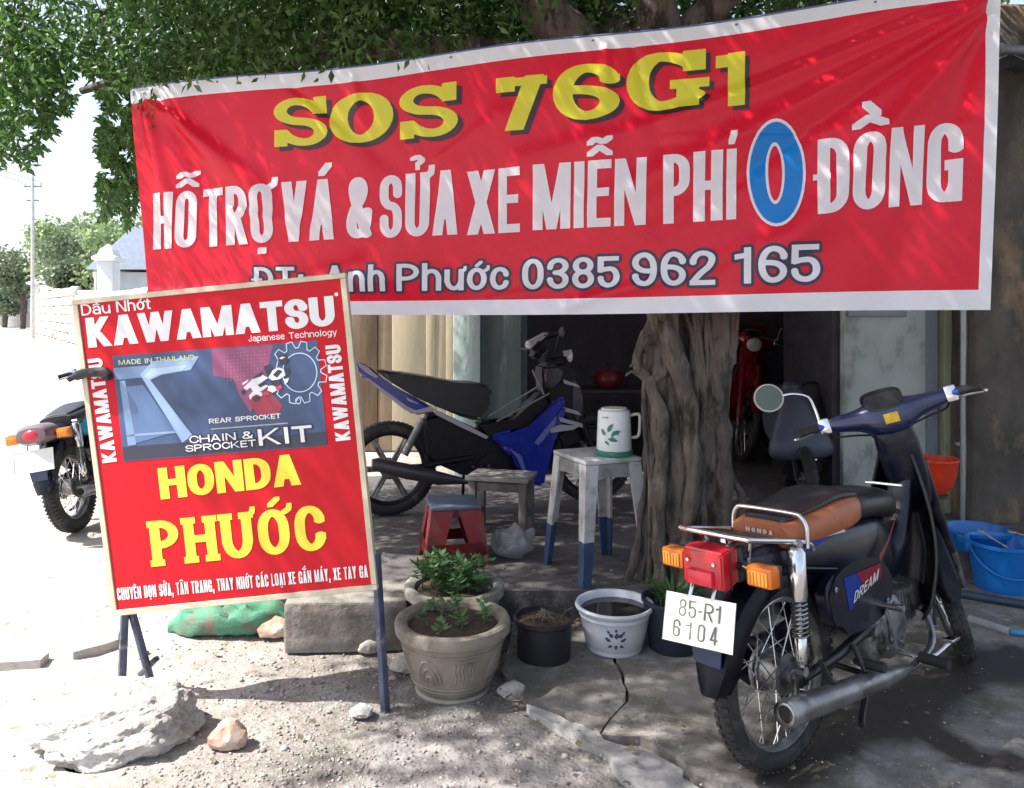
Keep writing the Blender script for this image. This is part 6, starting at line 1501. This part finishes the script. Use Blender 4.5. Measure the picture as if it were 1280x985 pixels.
BL = [  # crown lobes: centre, radii, share of twigs; those overhead out of view added for shade
 ((-1.9, 4.7, 2.95), (1.35, 1.0, .75), 1350), ((-.9, 4.5, 3.1), (1.2, .9, .8), 1300), ((.3, 4.6, 3.2), (1.5, 1.0, .7), 1200),
 ((.9, 3.9, 4.1), (2.4, 2.0, 1.0), 1500), ((-1.0, 3.4, 4.2), (1.9, 2.0, .9), 1300), ((.3, 1.9, 3.7), (2.3, 1.5, .7), 1050), ((-.9, 1.6, 3.9), (1.5, 1.3, .6), 500),
 ((3.0, 3.8, 4.0), (1.6, 2.0, .8), 700), ((-1.2, 6.0, 3.9), (1.8, 1.4, .8), 800), ((1.0, 5.2, 3.7), (1.8, 1.0, .7), 700), ((2.1, 4.3, 3.0), (1.1, .6, .45), 350), ((-2.55, 4.4, 2.55), (.55, .7, .55), 560), ((-2.42, 5.0, 2.35), (.28, .5, .55), 450), ((1.6, 1.2, 4.0), (1.6, 1.4, .6), 450), ((-2.7, 2.7, 3.9), (.9, 1.1, .5), 520), ((-2.0, 3.3, 4.1), (1.1, 1.0, .5), 450), ((-1.4, 2.2, 4.3), (1.6, 1.2, .6), 600)]
LP, LD, LS = [], [], []
for c, r, n in BL:
    u = rng.normal(size=(n, 3)); u /= np.linalg.norm(u, axis=1)[:, None]; q = u*(rng.random((n, 1))**.45)*np.array(r)+np.array(c)
    for p in q:
        k = rng.integers(10, 17); a = rng.random()*6.283; h = np.array([math.cos(a), math.sin(a), .2]); L = rng.uniform(.25, .48); s = np.linspace(0, 1, k)[:, None]
        pts = p+h*L*.7*s+np.array([0, 0, -1])*L*(s**1.6)*.9
        pts += rng.normal(size=pts.shape)*.018
        d = h*.5+np.array([0, 0, -.9])*(s+.15)+rng.normal(size=pts.shape)*.45
        LP.append(pts); LD.append(d); LS.append(rng.uniform(.75, 1.25, size=k)*(.92 if c[1] > 4.2 else 1.1))
LP = np.concatenate(LP); LD = np.concatenate(LD); LS = np.concatenate(LS); LD /= np.linalg.norm(LD, axis=1)[:, None]
# the lower edge of the hanging foliage, ragged
X, Y, Z = LP.T; Yc = np.maximum(Y, .3); px = 640+F*X/Yc; py = HZ+F*(CAMZ-Z)/Yc
lim = np.interp(px, [-200, 0, 14, 24, 36, 44, 60, 80, 100, 112, 120, 165, 200, 640, 1250, 1400], [215, 212, 190, 205, 212, 185, 160, 140, 118, 118, 275, 285, 120, 66, -5, -20])
nzv = np.array([noise.noise(Vector((a*.045, b_*.045, 0))) for a, b_ in zip(px, py)])
keep = (py < lim+nzv*30) | (Y < 1.8) | (Y > 7)
gap = (px > 96) & (px < 124) & (py > 95+nzv*40); gap2 = (px > 24) & (px < 48) & (py > 128) & (py < 178) & (nzv > -.12); gap3 = (px > 60) & (px < 170) & (py > 95) & (py < 135) & (nzv > .0)
gap4 = (px > 112) & (px < 168) & (py > 130) & (nzv > .16)
front = (px > 170) & (px < 1260) & (py > lim-4+nzv*16) & (Y < 4.3)
keep &= ~(gap | gap2 | gap3 | gap4) | (Y < 1.8); keep &= ~front | (Y < 1.8); keep &= Z > 1.75
keep &= (Z > 2.35) | (Y > 2.6)
LP, LD, LS = LP[keep], LD[keep], LS[keep]; n = len(LP)
side = np.cross(LD, rng.normal(size=(n, 3))); side /= np.linalg.norm(side, axis=1)[:, None]; up = np.cross(side, LD)
Ls = (.058*LS)[:, None]; Wd = (.0125*LS)[:, None]
V = np.stack([LP, LP+LD*Ls*.45+side*Wd+up*Ls*.07, LP+LD*Ls-up*Ls*.06, LP+LD*Ls*.45-side*Wd+up*Ls*.07], 1)-np.array([TX, TY, .02])
I = np.arange(n)[:, None]*4; Fq = np.concatenate([I+np.array([[0, 1, 2]]), I+np.array([[0, 2, 3]])])
o = npmesh('crown', V.reshape(-1, 3), Fq, m_leaf, tree); o['kind'] = 'stuff'
print('leaves', n)
# thin hanging twigs
b = MB()
for k in range(70):
    p = Vector((rng.uniform(-3.0, 2.6), rng.uniform(4.1, 5.0), 0)); ytop = np.interp(640+F*p.x/p.y, [0, 165, 640, 1250], [100, 100, 30, -40]); p.z = CAMZ+(HZ-ytop)/F*p.y+rng.uniform(-.05, .25)
    P = [p+Vector((0, 0, .5)), p+Vector((rng.uniform(-.1, .1), 0, .2)), p+Vector((rng.uniform(-.15, .15), 0, 0))]
    b.tube(catmull([q-Vector((TX, TY, .02)) for q in P], 3), .004, 5)
o = b.build('hanging_twigs', m_bark, tree); o['kind'] = 'stuff'

# ---------------------------------------------------------------- trees beyond the road
m_fl = [mat('far_leaf_a', (.16, .22, .10), .55, tl=.35, island=.8), mat('far_leaf_b', (.11, .15, .09), .55, tl=.3, island=.7)]  # leaf colours lightened to put the distance haze into them
def far_tree(px, Y, h, r, label, mi, seed, nle=2600, base=.0):
    p = gp(px, HZ+F*CAMZ/Y); t = thing('tree', label, 'tree', p, None, 'trees beyond the road'); g = np.random.default_rng(seed); rr = random.Random(seed)
    MB().tube(catmull([(0, 0, -.2), (.1, 0, h*.3), (-.1, .1, h*.6), (.1, 0, h*.85)], 5), [.22]*5+[.16]*5+[.1]*5+[.05], 10).build('trunk', m_bark, t)
    pts = []
    for k in range(11):
        a = rr.uniform(0, 6.28); q = r*rr.uniform(.1, .7); c = np.array([q*math.cos(a), q*math.sin(a)*.8, h*rr.uniform(.38, .88)])
        MB().tube([(0, 0, h*.35), tuple(c*.6+np.array([0, 0, h*.16])), tuple(c)], [.09, .05, .02], 6).build('limb', m_bark, t)
        u = g.normal(size=(nle//11, 3)); u /= np.linalg.norm(u, axis=1)[:, None]; pts.append(u*(g.random((len(u), 1))**.4)*np.array([r*.42, r*.42, h*.14])+c)
    P = np.concatenate(pts); n = len(P); D = g.normal(size=(n, 3)); D /= np.linalg.norm(D, axis=1)[:, None]; Sd = np.cross(D, g.normal(size=(n, 3))); Sd /= np.linalg.norm(Sd, axis=1)[:, None]
    s = .30*g.uniform(.6, 1.3, size=(n, 1)); V = np.stack([P, P+D*s*.5+Sd*s*.3, P+D*s, P+D*s*.5-Sd*s*.3], 1)
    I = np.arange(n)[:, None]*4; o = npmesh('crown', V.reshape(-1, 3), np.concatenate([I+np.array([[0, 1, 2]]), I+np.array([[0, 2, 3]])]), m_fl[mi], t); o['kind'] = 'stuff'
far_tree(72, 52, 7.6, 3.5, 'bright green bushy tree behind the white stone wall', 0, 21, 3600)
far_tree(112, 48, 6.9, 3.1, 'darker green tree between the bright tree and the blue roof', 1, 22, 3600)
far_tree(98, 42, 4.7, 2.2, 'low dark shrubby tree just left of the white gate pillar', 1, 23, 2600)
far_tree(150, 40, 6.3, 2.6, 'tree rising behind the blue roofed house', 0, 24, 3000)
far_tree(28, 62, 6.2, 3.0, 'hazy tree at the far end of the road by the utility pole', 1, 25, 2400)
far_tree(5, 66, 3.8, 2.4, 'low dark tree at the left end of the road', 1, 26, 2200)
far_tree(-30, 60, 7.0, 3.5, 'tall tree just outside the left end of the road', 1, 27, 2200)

# ---------------------------------------------------------------- gravel and litter
def pebbles(name, n, region, size, m, seed, zf=None):
    g = np.random.default_rng(seed); ico = MB().sphere((0, 0, 0), (1, 1, 1), 1); bv = np.array([v.co for v in ico.bm.verts]); bf = np.array([[v.index for v in f.verts] for f in ico.bm.faces]); ico.bm.free()
    Vs, Fs = [], []; k = 0; tries = 0
    while k < n and tries < n*12:
        tries += 1; x, y = region(g)
        if x is None: continue
        s = size*g.uniform(.4, 1.0)**1.6*(2.4 if g.random() < .025 else 1)
        d = np.array([g.uniform(.7, 1.3), g.uniform(.7, 1.3), g.uniform(.4, .8)])*s
        a = g.random()*6.28; Rm = np.array([[math.cos(a), -math.sin(a), 0], [math.sin(a), math.cos(a), 0], [0, 0, 1]])
        v = (bv*(1+g.uniform(-.22, .22, size=(len(bv), 1))))*d @ Rm.T
        z = (zf(x, y) if zf else ghei(x, y))+d[2]*.35
        Fs.append(bf+k*len(bv)); Vs.append(v+np.array([x, y, z])); k += 1
    o = npmesh(name, np.concatenate(Vs), np.concatenate(Fs), m); o['kind'] = 'stuff'; return o
m_grav = mat('gravel_stone', (.17, .155, .145), .9, island=1.6, bump=.5, bscale=80)
def reg_mid(g):
    px, py = g.uniform(150, 660), 985-(985-690)*g.random()**1.2
    w = math.exp(-((px-400)/150)**2)
    if g.random() > .25+.75*w: return None, None
    p = gp(px, py)
    if p.y > 3.55 and px > 365: return None, None
    return p.x, p.y
def reg_left(g):
    p = gp(g.uniform(-60, 420), g.uniform(600, 1010)); return p.x, p.y
def reg_bed(g):       # soil strip between planters and the raised floor
    p = gp(g.uniform(625, 800), g.uniform(748, 800)); return p.x, p.y
pebbles('gravel', 2600, reg_mid, .0066, m_grav, 1)
pebbles('gravel', 240, reg_left, .006, mat('pale_gravel', (.36, .33, .30), .9, island=.35), 2)
pebbles('rubble', 420, reg_bed, .016, mat('dark_rubble', (.16, .13, .10), .95, island=.9), 3, lambda x, y: .02)
def reg_ap(g):
    p = gp(g.uniform(560, 1260), g.uniform(830, 1000)); return p.x, p.y
pebbles('grit', 260, reg_ap, .005, m_grav, 5, lambda x, y: .03)
# fallen leaves
g = np.random.default_rng(8); V, Fs = [], []
for k in range(150):
    p = gp(g.uniform(200, 1270), g.uniform(760, 1000)) if k < 90 else gp(g.uniform(480, 1000), g.uniform(645, 730), FZ)
    on = p.x > gp(640, 850).x and k < 90; z = (.034 if on else ghei(p.x, p.y)+.012) if k < 90 else FZ+.014
    a = g.random()*6.28; L = g.uniform(.018, .035); d = Vector((math.cos(a), math.sin(a), g.uniform(-.15, .3))); s = Vector((-d.y, d.x, g.uniform(-.3, .3)))*.35; c = Vector((p.x, p.y, z)); i = len(V)
    V += [c, c+(d*.5+s)*L+Vector((0, 0, .003)), c+d*L, c+(d*.5-s)*L+Vector((0, 0, .003))]; Fs += [(i, i+1, i+2), (i, i+2, i+3)]
o = npmesh('leaf_litter', V, Fs, mat('dry_leaf', (.11, .085, .055), .8, island=.9, tl=.15)); o['kind'] = 'stuff'
